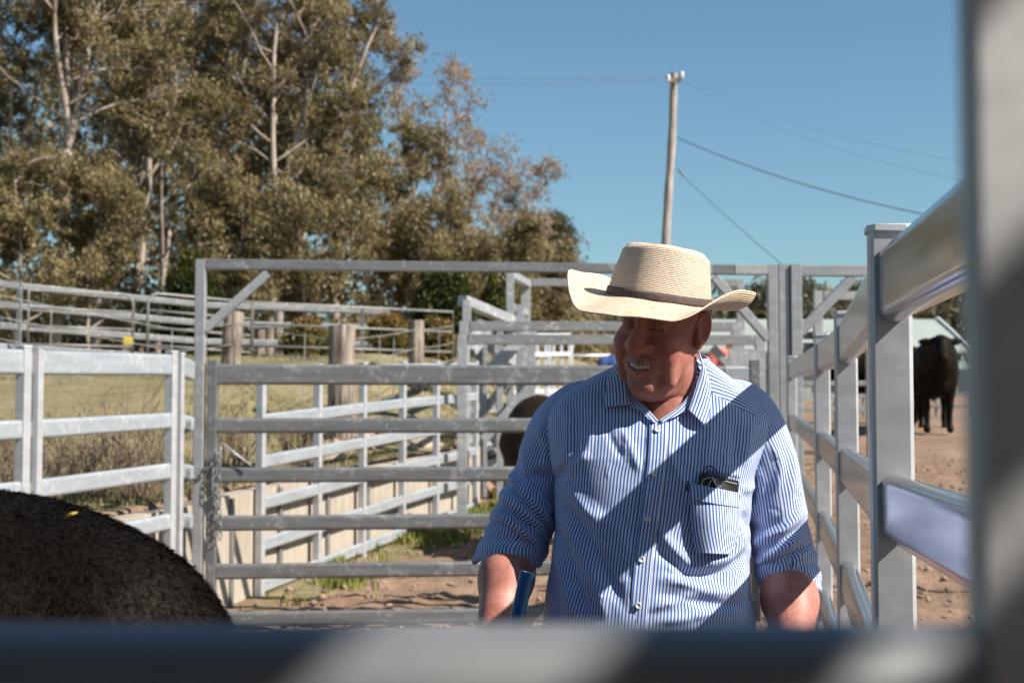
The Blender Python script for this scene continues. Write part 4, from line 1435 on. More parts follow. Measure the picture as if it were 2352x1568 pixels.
def skin_mat():
    t = NT("sunburnt skin")
    v = t.coord()
    n = t.noise(v, 22, 5, .6); n2 = t.noise(v, 160, 4, .6); n3 = t.noise(v, 420, 2, .5)
    c = t.ramp(n, [(.32, (.27, .095, .070)), (.52, (.38, .155, .118)), (.72, (.47, .225, .175))])
    c = t.mix(t.ramp(n2, [(.56, (0, 0, 0)), (.70, (.4, .4, .4))]), c, (.19, .068, .042))
    n5 = t.noise(v, 60, 3, .6)
    c = t.mix(t.ramp(n5, [(.58, (0, 0, 0)), (.74, (.25, .25, .25))]), c, (.46, .24, .17))
    at = t.n("ShaderNodeAttribute", attribute_name="tone")
    c = t.mix(at.outputs["Fac"], c, (.42, .11, .085))
    at2 = t.n("ShaderNodeAttribute", attribute_name="dark")
    c = t.mix(at2.outputs["Fac"], c, (.10, .03, .02))
    t.bump(t.math('ADD', n2, t.math('MULTIPLY', n3, .6)), .18, .003)
    t.b.inputs["Subsurface Weight"].default_value = .06
    t.b.inputs["Subsurface Radius"].default_value = (.012, .004, .002)
    t.b.inputs["Subsurface Scale"].default_value = 1.0
    return t.set(Base_Color=c, Roughness=.52, Specular_IOR_Level=.4)
M_SKIN = skin_mat()

HC = np.array([.281, 2.625, 1.692])
HR = rotz(radians(-33.5)) @ rotx(radians(11)) @ roty(radians(8))
HSX = .925
def from_head(L):
    L = np.array(L, float); L[..., 0] *= HSX
    return L @ HR.T + HC

def head_sdf(p):
    # front is -y, his left is +x
    ax = np.abs(p[..., 0]); q = np.stack([ax, p[..., 1], p[..., 2]], -1)
    d = s_ell(p, (0, .010, .044), (.073, .090, .084))                        # skull
    d = smin(d, s_ell(p, (0, -.030, -.025), (.060, .064, .086)), .035)          # face mass
    d = smin(d, s_ell(q, (.039, -.034, -.052), (.025, .042, .044)), .026)       # jowls
    d = smin(d, s_ell(q, (.043, -.060, -.018), (.025, .026, .024)), .022)       # cheeks
    d = smin(d, s_ell(q, (.044, -.072, -.026), (.020, .018, .018)), .018)       # smile apple
    d = smin(d, s_ell(p, (0, -.082, -.092), (.028, .020, .020)), .026)          # chin
    d = smin(d, s_ell(p, (0, -.040, -.108), (.042, .046, .024)), .022)          # double chin
    d = smin(d, s_cone(p, (.006, .022, -.060), (.022, .048, -.20), .056, .070), .022)    # neck
    d = smin(d, s_cone(p, (-.036, -.082, .040), (.036, -.082, .040), .013, .013), .016)   # brow
    # nose
    d = smin(d, s_cone(p, (0, -.086, .026), (0, -.109, -.012), .0110, .0165), .012)
    d = smin(d, s_ell(p, (0, -.112, -.020), (.0180, .0165, .0150)), .008)
    d = smin(d, s_ell(q, (.0205, -.099, -.0235), (.0120, .0145, .0120)), .007)
    d = ssub(d, s_ell(q, (.0095, -.104, -.0355), (.0055, .008, .005)), .004)      # nostril
    # eye sockets, lids
    d = ssub(d, s_ell(q, (.032, -.106, .020), (.020, .022, .013)), .014)
    d = smin(d, s_ell(q, (.032, -.077, .018), (.0165, .0135, .0125)), .005)
    d = ssub(d, s_cone(q, (.019, -.0930, .0105), (.045, -.0845, .0105), .0010, .0010), .0030)
    d = smin(d, s_cone(q, (.018, -.089, .003), (.042, -.082, .003), .0055, .005), .006)   # bag
    # nasolabial folds, chin crease
    d = ssub(d, s_cone(q, (.028, -.106, -.028), (.048, -.090, -.068), .0075, .0075), .009)
    d = smin(d, s_cone(q, (.051, -.070, -.046), (.051, -.062, -.086), .011, .011), .018)
    d = ssub(d, s_cone(q, (.040, -.085, -.070), (.036, -.082, -.093), .003, .003), .009)
    d = ssub(d, s_cone(p, (-.020, -.105, -.0835), (.020, -.105, -.0835), .004, .004), .012)
    # muzzle and lips, smiling
    d = smin(d, s_ell(p, (0, -.078, -.060), (.034, .020, .022)), .014)
    for sgn in (-1, 1):
        d = smin(d, s_cone(p, (0, -.0985, -.0545), (sgn * .029, -.085, -.0495), .0042, .0028), .006)   # upper lip
        d = smin(d, s_cone(p, (0, -.0975, -.0708), (sgn * .027, -.085, -.0570), .0056, .003), .007)   # lower lip
    # mouth opening
    for sgn in (-1, 1):
        d = ssub(d, s_cone(p, (0, -.100, -.0612), (sgn * .017, -.0945, -.0582), .0046, .0042), .0020)
        d = ssub(d, s_cone(p, (sgn * .017, -.0945, -.0582), (sgn * .0300, -.083, -.0510), .0042, .0020), .0020)
    # creases on the neck
    d = ssub(d, s_cone(p, (-.05, -.040, -.137), (.05, -.040, -.137), .003, .003), .010)
    # ears
    e = s_ell(q, (.0775, .016, .004), (.0080, .020, .032), rotz(radians(-24)) @ rotx(radians(-8)))
    e = smin(e, s_ell(q, (.0735, .006, -.024), (.009, .010, .012)), .008)
    rim = s_ell(q, (.0855, .013, .007), (.0090, .0145, .0245), rotz(radians(-24)) @ rotx(radians(-8)))
    e = ssub(e, rim, .004)
    e = smin(e, s_ell(q, (.075, .001, -.004), (.006, .006, .008)), .004)
    d = smin(d, e, .006)
    return d

def body_parts():
    Vs = []; Fs = []; tone = []; dark = []; n = 0
    # head and neck
    V, F = snets(head_sdf, (-.115, -.140, -.20), (.115, .130, .160), .0024)
    V = V + 0
    # fine wrinkles around the eye and cheek
    ax = np.abs(V[:, 0])
    cr = np.exp(-((ax - .058) / .014) ** 2 - ((V[:, 2] - .004) / .018) ** 2) * np.sin(V[:, 2] * 1100 + ax * 250) * .0007
    V[:, 1] += cr
    tn = .55 * np.exp(-((ax - .048) / .02) ** 2 - ((V[:, 2] + .02) / .024) ** 2) * (V[:, 1] < -.03) + .8 * np.exp(-(ax / .022) ** 2 - ((V[:, 2] + .02) / .02) ** 2) * (V[:, 1] < -.095)
    lipz = V[:, 2] + .0635 - .10 * ax ** 1.0 * .25
    lip = np.exp(-(ax / .026) ** 4) * np.exp(-((V[:, 2] + .064) / .011) ** 2) * (V[:, 1] < -.086)
    tn = np.maximum(tn, lip * .8)
    mouth = np.exp(-(ax / .027) ** 6) * np.exp(-((V[:, 2] + .0610 - ax * .24) / .0045) ** 2) * (V[:, 1] > -.0950 + 9 * ax ** 2) * (V[:, 1] < -.07)
    brow = np.exp(-((ax - .034) / .018) ** 4) * np.exp(-((V[:, 2] - .038) / .005) ** 2) * (V[:, 1] < -.07) * .55
    W = from_head(V)
    Vs.append(W); Fs.append(F + n); n += len(W); tone.append(np.clip(tn, 0, 1)); slit = np.exp(-((ax - .032) / .0135) ** 6) * np.exp(-((V[:, 2] - .0108) / .0018) ** 2) * (V[:, 1] < -.06) * .9
    dark.append(np.clip(np.maximum(np.maximum(mouth, brow), slit), 0, 1))
    # arms with hands
    for side in (0, 1):
        sh, el, wr, hd = ARM[side]
        fd = (hd - wr) / np.linalg.norm(hd - wr)
        inn = np.array([1.0, 0, 0]) if side == 0 else np.array([-1.0, 0, 0])
        pal = np.cross(fd, inn); pal /= np.linalg.norm(pal)
        inn = np.cross(pal, fd)
        out = pal if side == 0 else -pal
        sg = 1 if side == 0 else -1
        kn = wr + fd * .095
        fing = []
        front = np.array([0, -1.0, 0]); front = front - fd * (front @ fd); front /= np.linalg.norm(front)
        for k in range(4):
            off = front * (.030 - .020 * k)
            b = kn + off - fd * (.004 * abs(k - 1))
            l = (.044, .048, .045, .036)[k]
            p1 = b + fd * l * .75 + inn * l * .55
            p2 = p1 + inn * l * .62 - fd * l * .12
            p3 = p2 - fd * l * .45 + inn * l * .05
            fing.append((b, p1, p2, p3))
        th0 = wr + fd * .03 + front * .034 + inn * .006
        th1 = th0 + fd * .035 + front * .016 + inn * .020
        th2 = th1 + fd * .022 + inn * .022 - front * .004
        def f(p):
            d = s_cone(p, sh + (el - sh) * .2, el, .040, .044)
            d = smin(d, s_cone(p, el, el + (wr - el) * .28, .046, .0475), .03)
            d = smin(d, s_cone(p, el + (wr - el) * .28, wr, .0475, .030), .03)
            c = wr + fd * .055
            Rm = np.stack([inn, front, fd], 1)
            d = smin(d, s_ell(p, c, (.019, .044, .058), Rm), .02)
            for (b, p1, p2, p3) in fing:
                d = smin(d, s_cone(p, b - fd * .02, p1, .0105, .0092), .006)
                d = smin(d, s_cone(p, p1, p2, .0094, .0085), .003)
                d = smin(d, s_cone(p, p2, p3, .0085, .0072), .003)
            d = smin(d, s_cone(p, th0, th1, .0135, .0105), .012)
            d = smin(d, s_cone(p, th1, th2, .0105, .0082), .004)
            return d
        pts = np.array([sh, el, wr, hd]); lo = pts.min(0) - .10; hi = pts.max(0) + .10
        V, F = snets(f, lo, hi, .0045)
        Vs.append(V); Fs.append(F + n); n += len(V); tone.append(np.full(len(V), .06)); dark.append(np.zeros(len(V)))
    # trunk and legs under the clothes
    def tr(p):
        d = s_ell(p, (.27, 2.70, 1.25), (.165, .105, .30))
        d = smin(d, s_ell(p, (.27, 2.70, .98), (.165, .115, .14)), .06)
        d = smin(d, s_cone(p, (.15, 2.72, 1.50), (.41, 2.72, 1.49), .05, .05), .06)
        d = smin(d, s_cone(p, (.28, 2.70, 1.35), (.285, 2.675, 1.56), .09, .066), .05)
        for s in (-1, 1):
            d = smin(d, s_cone(p, (.26 + s * .10, 2.70, .92), (.26 + s * .13, 2.69, .50), .095, .062), .06)
            d = smin(d, s_cone(p, (.26 + s * .13, 2.69, .50), (.26 + s * .14, 2.72, .10), .06, .04), .03)
            d = smin(d, s_cone(p, (.26 + s * .14, 2.73, .05), (.26 + s * .16, 2.58, .035), .035, .03), .03)
        return d
    V, F = snets(tr, (-.05, 2.45, 0.0), (.60, 2.95, 1.60), .014)
    Vs.append(V); Fs.append(F + n); n += len(V); tone.append(np.zeros(len(V))); dark.append(np.zeros(len(V)))
    return np.vstack(Vs), np.vstack(Fs), np.concatenate(tone), np.concatenate(dark)

# shoulder, elbow, wrist, hand
ARM = [(P(1306, 985, 2.75), P(1176, 1262, 2.745), P(1128, 1505, 2.58), P(1128, 1505, 2.58) + np.array([0, -.10, -.012])),
       (P(1730, 985, 2.72), P(1808, 1318, 2.715), P(1830, 1540, 2.52), P(1815, 1640, 2.46))]
_V, _F, _t, _d = body_parts()
BODY = mesh_obj("body", _V, _F, M_SKIN, PR, True)
set_attr(BODY, "tone", _t); set_attr(BODY, "dark", _d)

# teeth: an arc of single teeth
M_TEETH = NT("teeth").set(Base_Color=(.80, .72, .60), Roughness=.25)
def teeth():
    for k in range(-4, 5):
        if k == 4: continue
        w = (.0078, .0066, .0066, .006, .0055)[abs(k)]
        x = (0, .0078, .0146, .0208, .0262)[abs(k)] * (1 if k >= 0 else -1) - .0015
        y = -.0950 + 11.0 * x * x
        z = -.0598 + .18 * abs(x)
        n, m = 8, 5
        V = []
        for j in range(m + 1):
            for i in range(n):
                a = 2 * pi * i / n; b = pi * j / m
                V.append((x + w * .52 * abs(sin(b)) ** .5 * np.sign(cos(a)) * abs(cos(a)) ** .6, y + .0026 * sin(b) * sin(a), z + .0046 * np.sign(cos(b)) * abs(cos(b)) ** .8))
        F = [(j * n + i, (j + 1) * n + i, (j + 1) * n + (i + 1) % n, j * n + (i + 1) % n) for j in range(m) for i in range(n)]
        mesh_obj("tooth", from_head(V), F, M_TEETH, BODY, True)
teeth()
def hair():
    rg = np.random.default_rng(4)
    m = NT("grey hair").set(Base_Color=(.34, .31, .28), Roughness=.5)
    n = 5200
    a = rg.uniform(radians(88), radians(272), n)         # around the back, ear to ear (0 = front)
    z = rg.uniform(-.050, .060, n)
    keep = (np.abs(a - pi) < radians(80)) | (z > .02)
    a = a[keep]; z = z[keep]; n = len(a)
    rx = .0785 * np.sqrt(np.clip(1 - ((z - .05) / .115) ** 2, .1, 1)); ry = .0975 * np.sqrt(np.clip(1 - ((z - .05) / .115) ** 2, .1, 1))
    L = np.stack([rx * np.sin(a), .018 - ry * np.cos(a), z], 1)
    nn = np.stack([np.sin(a), -np.cos(a), np.zeros(n)], 1)
    dr = nn * .35 + np.array([0, .25, -1]) + rg.normal(size=(n, 3)) * .25
    dr /= np.linalg.norm(dr, axis=1)[:, None]
    ln = rg.uniform(.008, .018, n)[:, None]
    sd = np.cross(dr, nn) * .0006
    V = np.stack([L - sd, L + sd, L + dr * ln], 1).reshape(-1, 3)
    o = mesh_obj("hair", from_head(V), np.arange(n * 3).reshape(-1, 3), m, PR)
hair()

# ------------------------------------------------------------------ hat
def hat():
    t = NT("woven straw")
    uv = t.n("ShaderNodeUVMap")
    sep = t.n("ShaderNodeSeparateXYZ"); t.l(uv.outputs[0], sep.inputs[0])
    ring = t.math('FRACT', t.math('MULTIPLY', sep.outputs[1], 1 / .0033))
    prof = t.math('SINE', t.math('MULTIPLY', ring, pi))
    ply = t.math('SINE', t.math('MULTIPLY', t.math('ADD', sep.outputs[0], t.math('MULTIPLY', ring, .0016)), 2 * pi / .0034))
    n1 = t.noise(t.coord(), 28, 5, .6); n2 = t.noise(t.coord(), 300, 3, .6); n4 = t.noise(t.coord(), 9, 3, .5)
    c = t.ramp(n2, [(.3, (.54, .40, .28)), (.5, (.70, .565, .435)), (.7, (.79, .68, .565))])
    c = t.mix(t.ramp(prof, [(.08, (.50, .50, .50)), (.40, (0, 0, 0))]), c, (.34, .21, .11))
    c = t.mix(t.ramp(n1, [(.60, (0, 0, 0)), (.74, (.55, .55, .55))]), c, (.33, .21, .10))
    c = t.mix(t.ramp(n4, [(.55, (0, 0, 0)), (.75, (.3, .3, .3))]), c, (.40, .27, .14))
    hgt = t.math('ADD', t.math('MULTIPLY', prof, 1.0), t.math('MULTIPLY', ply, .10))
    hgt = t.math('ADD', hgt, t.math('MULTIPLY', n2, .6))
    t.bump(hgt, .75, .0014)
    m = t.set(Base_Color=c, Roughness=.7, Specular_IOR_Level=.25)
    tr = t.n("ShaderNodeBsdfTranslucent"); t.l(c, tr.inputs[0])
    mx = t.n("ShaderNodeMixShader"); mx.inputs[0].default_value = .10
    t.l(t.b.outputs[0], mx.inputs[1]); t.l(tr.outputs[0], mx.inputs[2]); t.l(mx.outputs[0], t.t.nodes["Material Output"].inputs[0])
    RX, RY = .094, .112
    NA = 240
    ang = np.arange(NA) * 2 * pi / NA - pi   # 0 = front (-y), pi/2 = his left (+x); seam at the back
    ca, sa = np.cos(ang), np.sin(ang)
    # rings from brim edge inward, up the crown, to the top
    rows = []; vv = []; s = 0
    side = np.abs(sa)
    for k in range(30):
        f = 1 - k / 29                         # 1 edge .. 0 crown
        w = np.where(sa < 0, .092 - .010 * sa ** 2, .092) + .008 * ca ** 2
        curl = smooth01((side - .42) / .56)
        up = curl * (.066 * f ** 3.4 * np.where(sa > 0, HATL, HATR) - np.where(sa > 0, .003, .006) * f)
        dip = -(1 - curl) * np.where(ca > 0, .030 * (1 - .45 * np.maximum(sa, 0)), .008) * f ** 1.15
        rad_in = 1 - curl * np.where(sa > 0, .16, .10) * f ** 4
        wav = .0025 * np.sin(ang * 5 + 1) * f
        x = (RX + w * f * rad_in) * sa; y = -(RY + w * f * rad_in) * ca
        z = up + dip + wav
        rows.append(np.stack([x, y, z], 1)); vv.append(-f * .095)
    CH = .092
    for k in range(1, 30):
        f = k / 29
        tap = 1 - .15 * f ** 1.1
        rnd = np.sqrt(np.clip(1 - np.clip((f - .93) / .07, 0, 1) ** 2 * .12, 0, 1))
        dent = 1 - .055 * np.exp(-((side - .86) / .2) ** 2) * smooth01((f - .35) / .55) * (ca > -.1)
        x = RX * tap * rnd * dent * sa; y = -RY * tap * rnd * (1 - .02 * f) * ca
        top = CH * (1 + .07 * ca) + .004 * np.sin(ang * 2 + .7)
        rows.append(np.stack([x, y, top * f], 1)); vv.append(f * .106)
    for k in range(1, 16):
        f = k / 15
        g = (1 - f)
        x = RX * .85 * .94 * g * sa; y = -RY * .85 * .94 * .98 * g * ca
        z = CH * (1 + .07 * ca * g) + .006 * math.sin(min(1, f * 3) * pi / 2) * (f < .34) - .010 * smooth01((f - .15) / .5) + .0 * ca
        if f >= .34: z = z
        rows.append(np.stack([x, y, z + np.zeros(NA)], 1)); vv.append(.106 + f * .09)
    V = np.vstack(rows)
    nr = len(rows)
    i, j = np.meshgrid(np.arange(nr - 1), np.arange(NA), indexing='ij')
    F = np.stack([i * NA + j, i * NA + (j + 1) % NA, (i + 1) * NA + (j + 1) % NA, (i + 1) * NA + j], -1).reshape(-1, 4)
    V[:, 2] += fbm(V[:, 0] * 18, V[:, 1] * 18, V[:, 2] * 18, seed=6, oct=2) * .0016
    W = V @ HATROT.T + HATC
    o = mesh_obj("hat", W, F, m, PR, True)
    per = np.tile(ang * .11, nr)
    set_uv(o, np.stack([per, np.repeat(vv, NA)], 1))
    md = o.modifiers.new("thickness", 'SOLIDIFY'); md.thickness = .0024; md.offset = 0
    # band
    mbn = NT("brown hat band")
    nb = mbn.noise(mbn.coord((1, 1, 1)), 220, 3)
    mbn.bump(nb, .3, .001)
    mb_m = mbn.set(Base_Color=mbn.ramp(nb, [(.3, (.050, .030, .027)), (.7, (.105, .068, .062))]), Roughness=.75)
    rows = []
    for k in range(6):
        f = .012 + (k / 5) * .150
        tap = 1 - .15 * f ** 1.1
        e = .0022 + (.0006 if 0 < k < 5 else 0)
        rows.append(np.stack([(RX * tap + e) * sa, -(RY * tap + e) * (1 - .02 * f) * ca, CH * (1 + .07 * ca) * f], 1))
    Vb = np.vstack(rows); nr = 6
    i, j = np.meshgrid(np.arange(nr - 1), np.arange(NA), indexing='ij')
    Fb = np.stack([i * NA + j, i * NA + (j + 1) % NA, (i + 1) * NA + (j + 1) % NA, (i + 1) * NA + j], -1).reshape(-1, 4)
    ob = mesh_obj("hatband", Vb @ HATROT.T + HATC, Fb, mb_m, o, True)
    md = ob.modifiers.new("thickness", 'SOLIDIFY'); md.thickness = .0012; md.offset = 1
HATC = np.array([.272, 2.625, 1.742])
HATROT = roty(radians(10.5)) @ rotz(radians(-22)) @ rotx(radians(8))
HATL, HATR = .62, .60
hat()
# ------------------------------------------------------------------ shirt
def Z2(x, y): return ((1150 + .4464 * x) * .9408, (850 + .4464 * y) * .9408)
def D9(x, y): return ((1318 + .3425 * x) * .9408, (513 + .3425 * y) * .9408)
def C7(x, y): return ((1450 + .2232 * x) * .9408, (700 + .2232 * y) * .9408)

def shirt_mat():
    t = NT("striped cotton")
    uv = t.n("ShaderNodeUVMap")
    sep = t.n("ShaderNodeSeparateXYZ"); t.l(uv.outputs[0], sep.inputs[0])
    ph = t.math('FRACT', t.math('ADD', t.math('MULTIPLY', sep.outputs[0], 1 / .0062), 100.0))
    d = t.math('ABSOLUTE', t.math('SUBTRACT', ph, .5))
    st = t.ramp(d, [(.205, (1, 1, 1)), (.255, (0, 0, 0))])
    n = t.noise(t.coord(), 420, 2, .5); n2 = t.noise(t.coord(), 30, 4, .5)
    white = t.ramp(n2, [(.3, (.55, .60, .73)), (.7, (.63, .67, .79))])
    c = t.mix(st, white, (.035, .115, .39))
    t.bump(t.math('ADD', n, t.math('MULTIPLY', n2, .8)), .25, .0015)
    t.b.inputs["Sheen Weight"].default_value = .05
    m = t.set(Base_Color=c, Roughness=.85, Specular_IOR_Level=.2)
    tr = t.n("ShaderNodeBsdfTranslucent"); t.l(c, tr.inputs[0])
    mx = t.n("ShaderNodeMixShader"); mx.inputs[0].default_value = .04
    t.l(t.b.outputs[0], mx.inputs[1]); t.l(tr.outputs[0], mx.inputs[2]); t.l(mx.outputs[0], t.t.nodes["Material Output"].inputs[0])
    return t.m
M_SHIRT = shirt_mat()

# silhouette table: v, left u, right u, front depth, back depth, centre y
_tab = np.array([
    [1900, 1250, 1728, .150, .125, 2.70], [1760, 1238, 1742, .155, .125, 2.70],
    [1560, 1236, 1740, .158, .125, 2.70], [1430, 1245, 1731, .158, .12, 2.70], [1350, 1257, 1725, .154, .12, 2.70], [1290, 1267, 1721, .148, .12, 2.70],
    [1200, 1275, 1717, .140, .12, 2.70], [1110, 1273, 1724, .135, .12, 2.70], [1050, 1262, 1748, .128, .12, 2.70],
    [1000, 1256, 1768, .118, .115, 2.702], [960, 1258, 1772, .106, .11, 2.705], [930, 1268, 1756, .095, .10, 2.705], [905, 1292, 1728, .085, .092, 2.70],
    [880, 1330, 1694, .076, .084, 2.695], [858, 1372, 1664, .070, .080, 2.69], [842, 1405, 1642, .067, .078, 2.685], [826, 1430, 1624, .065, .078, 2.68]])
_z = np.array([P(1500, r[0], 2.70)[2] for r in _tab])
_xl = np.array([P(r[1], r[0], 2.70)[0] for r in _tab]); _xr = np.array([P(r[2], r[0], 2.70)[0] for r in _tab])
_o = np.argsort(_z); _z = _z[_o]; _xl = _xl[_o]; _xr = _xr[_o]; _bf = _tab[_o, 3]; _bb = _tab[_o, 4]; _yc = _tab[_o, 5]
def ring(z):
    xl = np.interp(z, _z, _xl); xr = np.interp(z, _z, _xr)
    return (xl + xr) / 2, (xr - xl) / 2, np.interp(z, _z, _bf), np.interp(z, _z, _bb), np.interp(z, _z, _yc)
NEXP = 2.35

def polydist(u, v, pts):
    """distance to a polyline and position along it 0..1"""
    pts = np.asarray(pts, float)
    seg = np.linalg.norm(np.diff(pts, axis=0), axis=1); cum = np.concatenate([[0], np.cumsum(seg)]); tot = cum[-1]
    best = np.full(u.shape, 1e9); par = np.zeros(u.shape)
    for k in range(len(pts) - 1):
        a, b = pts[k], pts[k + 1]; ab = b - a
        t = np.clip(((u - a[0]) * ab[0] + (v - a[1]) * ab[1]) / (ab @ ab), 0, 1)
        d = np.hypot(u - a[0] - t * ab[0], v - a[1] - t * ab[1])
        w = d < best
        best = np.where(w, d, best); par = np.where(w, (cum[k] + t * seg[k]) / tot, par)
    return best, par

def folds(u, v, lst):
    r = np.zeros(u.shape)
    for pts, amp, w in lst:
        p = spline(np.array([Z2(*q) for q in pts]), 14)
        lo = p.min(0) - 3 * w; hi = p.max(0) + 3 * w
        k = (u > lo[0]) & (u < hi[0]) & (v > lo[1]) & (v < hi[1])
        if not k.any(): continue
        d, s = polydist(u[k], v[k], p)
        r[k] += amp * .001 * np.exp(-(d / w) ** 2) * np.clip(np.sin(pi * np.clip(s, .02, .98)) * 1.6, 0, 1)
    return r

F_TORSO = [
    ([(470, 690), (560, 800), (640, 900), (740, 1040), (830, 1180), (870, 1380)], 7, 15),
    ([(480, 780), (560, 900), (660, 1060), (760, 1250), (850, 1450)], -6, 12),
    ([(470, 860), (540, 1000), (620, 1150), (700, 1330), (740, 1500)], 7, 13),
    ([(460, 960), (520, 1100), (590, 1280), (640, 1480)], -6, 11),
    ([(450, 1050), (500, 1250), (560, 1450), (580, 1540)], 6, 11),
    ([(440, 1150), (460, 1350), (480, 1540)], -5, 10),
    ([(600, 860), (760, 960), (860, 1090), (900, 1250)], 5, 13),
    ([(700, 1000), (800, 1120), (860, 1280)], -5, 11),
    ([(1520, 960), (1440, 1120), (1330, 1165), (1210, 1190)], 10, 15),
    ([(1510, 1060), (1400, 1210), (1280, 1240), (1080, 1225)], -10, 12),
    ([(1000, 1260), (1150, 1280), (1300, 1330), (1450, 1335), (1540, 1290)], 7, 13),
    ([(1000, 1340), (1200, 1375), (1400, 1410), (1530, 1390)], -6, 12),
    ([(1010, 950), (1080, 1060), (1200, 1195)], 7, 13),
    ([(1000, 1080), (1080, 1150), (1200, 1230)], -5, 11),
    ([(960, 1440), (1100, 1380), (1250, 1345)], 6, 11),
    ([(980, 1500), (1150, 1480), (1300, 1450), (1500, 1440)], 6, 12),
    ([(500, 280), (530, 450), (510, 600), (440, 690)], 4, 10),
    ([(560, 300), (580, 450), (560, 600)], -3, 8),
    ([(640, 250), (660, 420), (630, 560), (560, 660)], 3.5, 9),
    ([(820, 420), (880, 560), (930, 690)], 4, 10),
    ([(740, 330), (760, 480), (840, 620)], -3, 9),
    ([(540, 640), (480, 690), (430, 730)], -8, 13),
    ([(660, 570), (570, 640), (490, 680)], 4, 10),
    ([(1545, 380), (1510, 520), (1480, 660)], 5, 11),
    ([(1450, 380), (1440, 520), (1430, 640)], -3, 9),
    ([(1330, 400), (1300, 540), (1260, 660)], 3, 10),
    ([(1080, 480), (1110, 640), (1180, 760), (1230, 900)], 4, 11),
    ([(1470, 790), (1540, 750), (1590, 720)], 6, 10),
    ([(1475, 880), (1500, 980), (1500, 1100)], -8, 11),
    ([(1510, 1100), (1540, 1250), (1530, 1420)], -5, 11),
    ([(930, 700), (960, 850), (920, 1000)], 3, 9),
]
F_SL = [
    ([(195, 640), (230, 720), (330, 830), (430, 960), (465, 1015)], 10, 11),
    ([(190, 700), (260, 800), (360, 915), (450, 1035)], -9, 8),
    ([(140, 780), (250, 860), (360, 955), (440, 1045)], 10, 10),
    ([(110, 840), (230, 905), (350, 1000), (430, 1080)], -9, 8),
    ([(90, 880), (200, 935), (330, 1035), (410, 1110)], 9, 9),
    ([(60, 940), (190, 985), (310, 1065), (390, 1140)], -8, 7),
    ([(430, 560), (390, 480), (365, 430)], 5, 9),
    ([(340, 620), (420, 640), (485, 690)], 7, 9),
    ([(290, 730), (360, 690), (475, 700)], -7, 8),
    ([(380, 480), (370, 600), (390, 700), (470, 740)], -4, 8),
    ([(290, 520), (300, 660), (330, 790)], 5, 9),
    ([(250, 560), (260, 680), (280, 780)], -4, 8),
    ([(350, 800), (420, 860), (460, 900)], 6, 8),
]
F_SR = [
    ([(1500, 1070), (1600, 1045), (1720, 985), (1845, 870)], 8, 11),
    ([(1515, 1130), (1620, 1090), (1740, 1025), (1850, 950)], -8, 9),
    ([(1530, 1180), (1640, 1135), (1760, 1065), (1860, 1005)], 8, 10),
    ([(1540, 1230), (1660, 1170), (1780, 1110), (1870, 1070)], -8, 8),
    ([(1560, 620), (1590, 760), (1540, 900)], 4, 10),
    ([(1640, 500), (1690, 650), (1660, 800)], 3.5, 10),
    ([(1740, 520), (1770, 680), (1750, 830)], 3, 10),
    ([(1470, 790), (1530, 870), (1505, 970)], 7, 9),
    ([(1500, 760), (1570, 860), (1550, 980)], -5, 9),
    ([(1490, 960), (1600, 980), (1700, 930)], -6, 9),
]
def _creases(region, n, ang, seed, amp=(.7, 1.5), ln=(40, 120)):
    rg = np.random.default_rng(seed); out = []
    for k in range(n):
        x = rg.uniform(region[0], region[2]); y = rg.uniform(region[1], region[3])
        a = radians(ang + rg.normal() * 16); L = rg.uniform(*ln); bend = rg.normal() * .18
        pts = [(x + cos(a) * L * t - sin(a) * bend * L * math.sin(pi * t), y + sin(a) * L * t + cos(a) * bend * L * math.sin(pi * t)) for t in (0, .33, .66, 1)]
        sg = -1 if rg.random() < .6 else 1
        out.append((pts, sg * rg.uniform(*amp), rg.uniform(4.5, 8)))
    return out
F_TORSO += _creases((470, 820, 800, 1400), 22, 58, 1) + _creases((1020, 1180, 1450, 1480), 18, 12, 2) + _creases((480, 250, 900, 650), 12, 84, 3, (.5, 1.1)) + _creases((1060, 420, 1450, 700), 10, 95, 4, (.5, 1.1))
F_SL += _creases((110, 760, 400, 1040), 16, 36, 5, (1.0, 2.2), (50, 150)) + _creases((280, 350, 440, 700), 10, 100, 6)
F_SR += _creases((1520, 980, 1800, 1200), 14, -26, 7, (1.0, 2.2), (50, 150)) + _creases((1540, 520, 1780, 880), 10, 78, 8)
def bulge(u, v):
    c = Z2(1345, 950)
    e = ((u - c[0]) / 62) ** 2 + ((v - c[1]) / 85) ** 2
    return .013 * np.exp(-e)
def torso_disp(u, v):
    return folds(u, v, F_TORSO) + bulge(u, v)

def on_torso(u, v, off=0.0, disp=True):
    u = np.atleast_1d(np.asarray(u, float)); v = np.atleast_1d(np.asarray(v, float))
    y = np.full(u.shape, 2.58)
    dd = torso_disp(u, v) if disp else 0
    for _ in range(12):
        a = (u - CX) / FPX; b = -(v - CY) / FPX
        k = y / (_cp - b * _sp)
        x = a * k; z = CAM_Z + (_sp + b * _cp) * k
        xc, aa, bf, bb, yc = ring(z)
        t = np.clip(np.abs(x - xc) / aa, 0, .985)
        y = yc - bf * (1 - t ** NEXP) ** (1 / NEXP) - off - dd
    a = (u - CX) / FPX; b = -(v - CY) / FPX
    k = y / (_cp - b * _sp)
    return np.stack([a * k, y, CAM_Z + (_sp + b * _cp) * k], -1)

PLK = np.array([(1511, 940), (1511, 965), (1506, 1060), (1491, 1180), (1476, 1290), (1463, 1430), (1452, 1560), (1440, 1900)], float)
_pw = np.array([on_torso(a, b, 0, False)[0] for a, b in PLK])

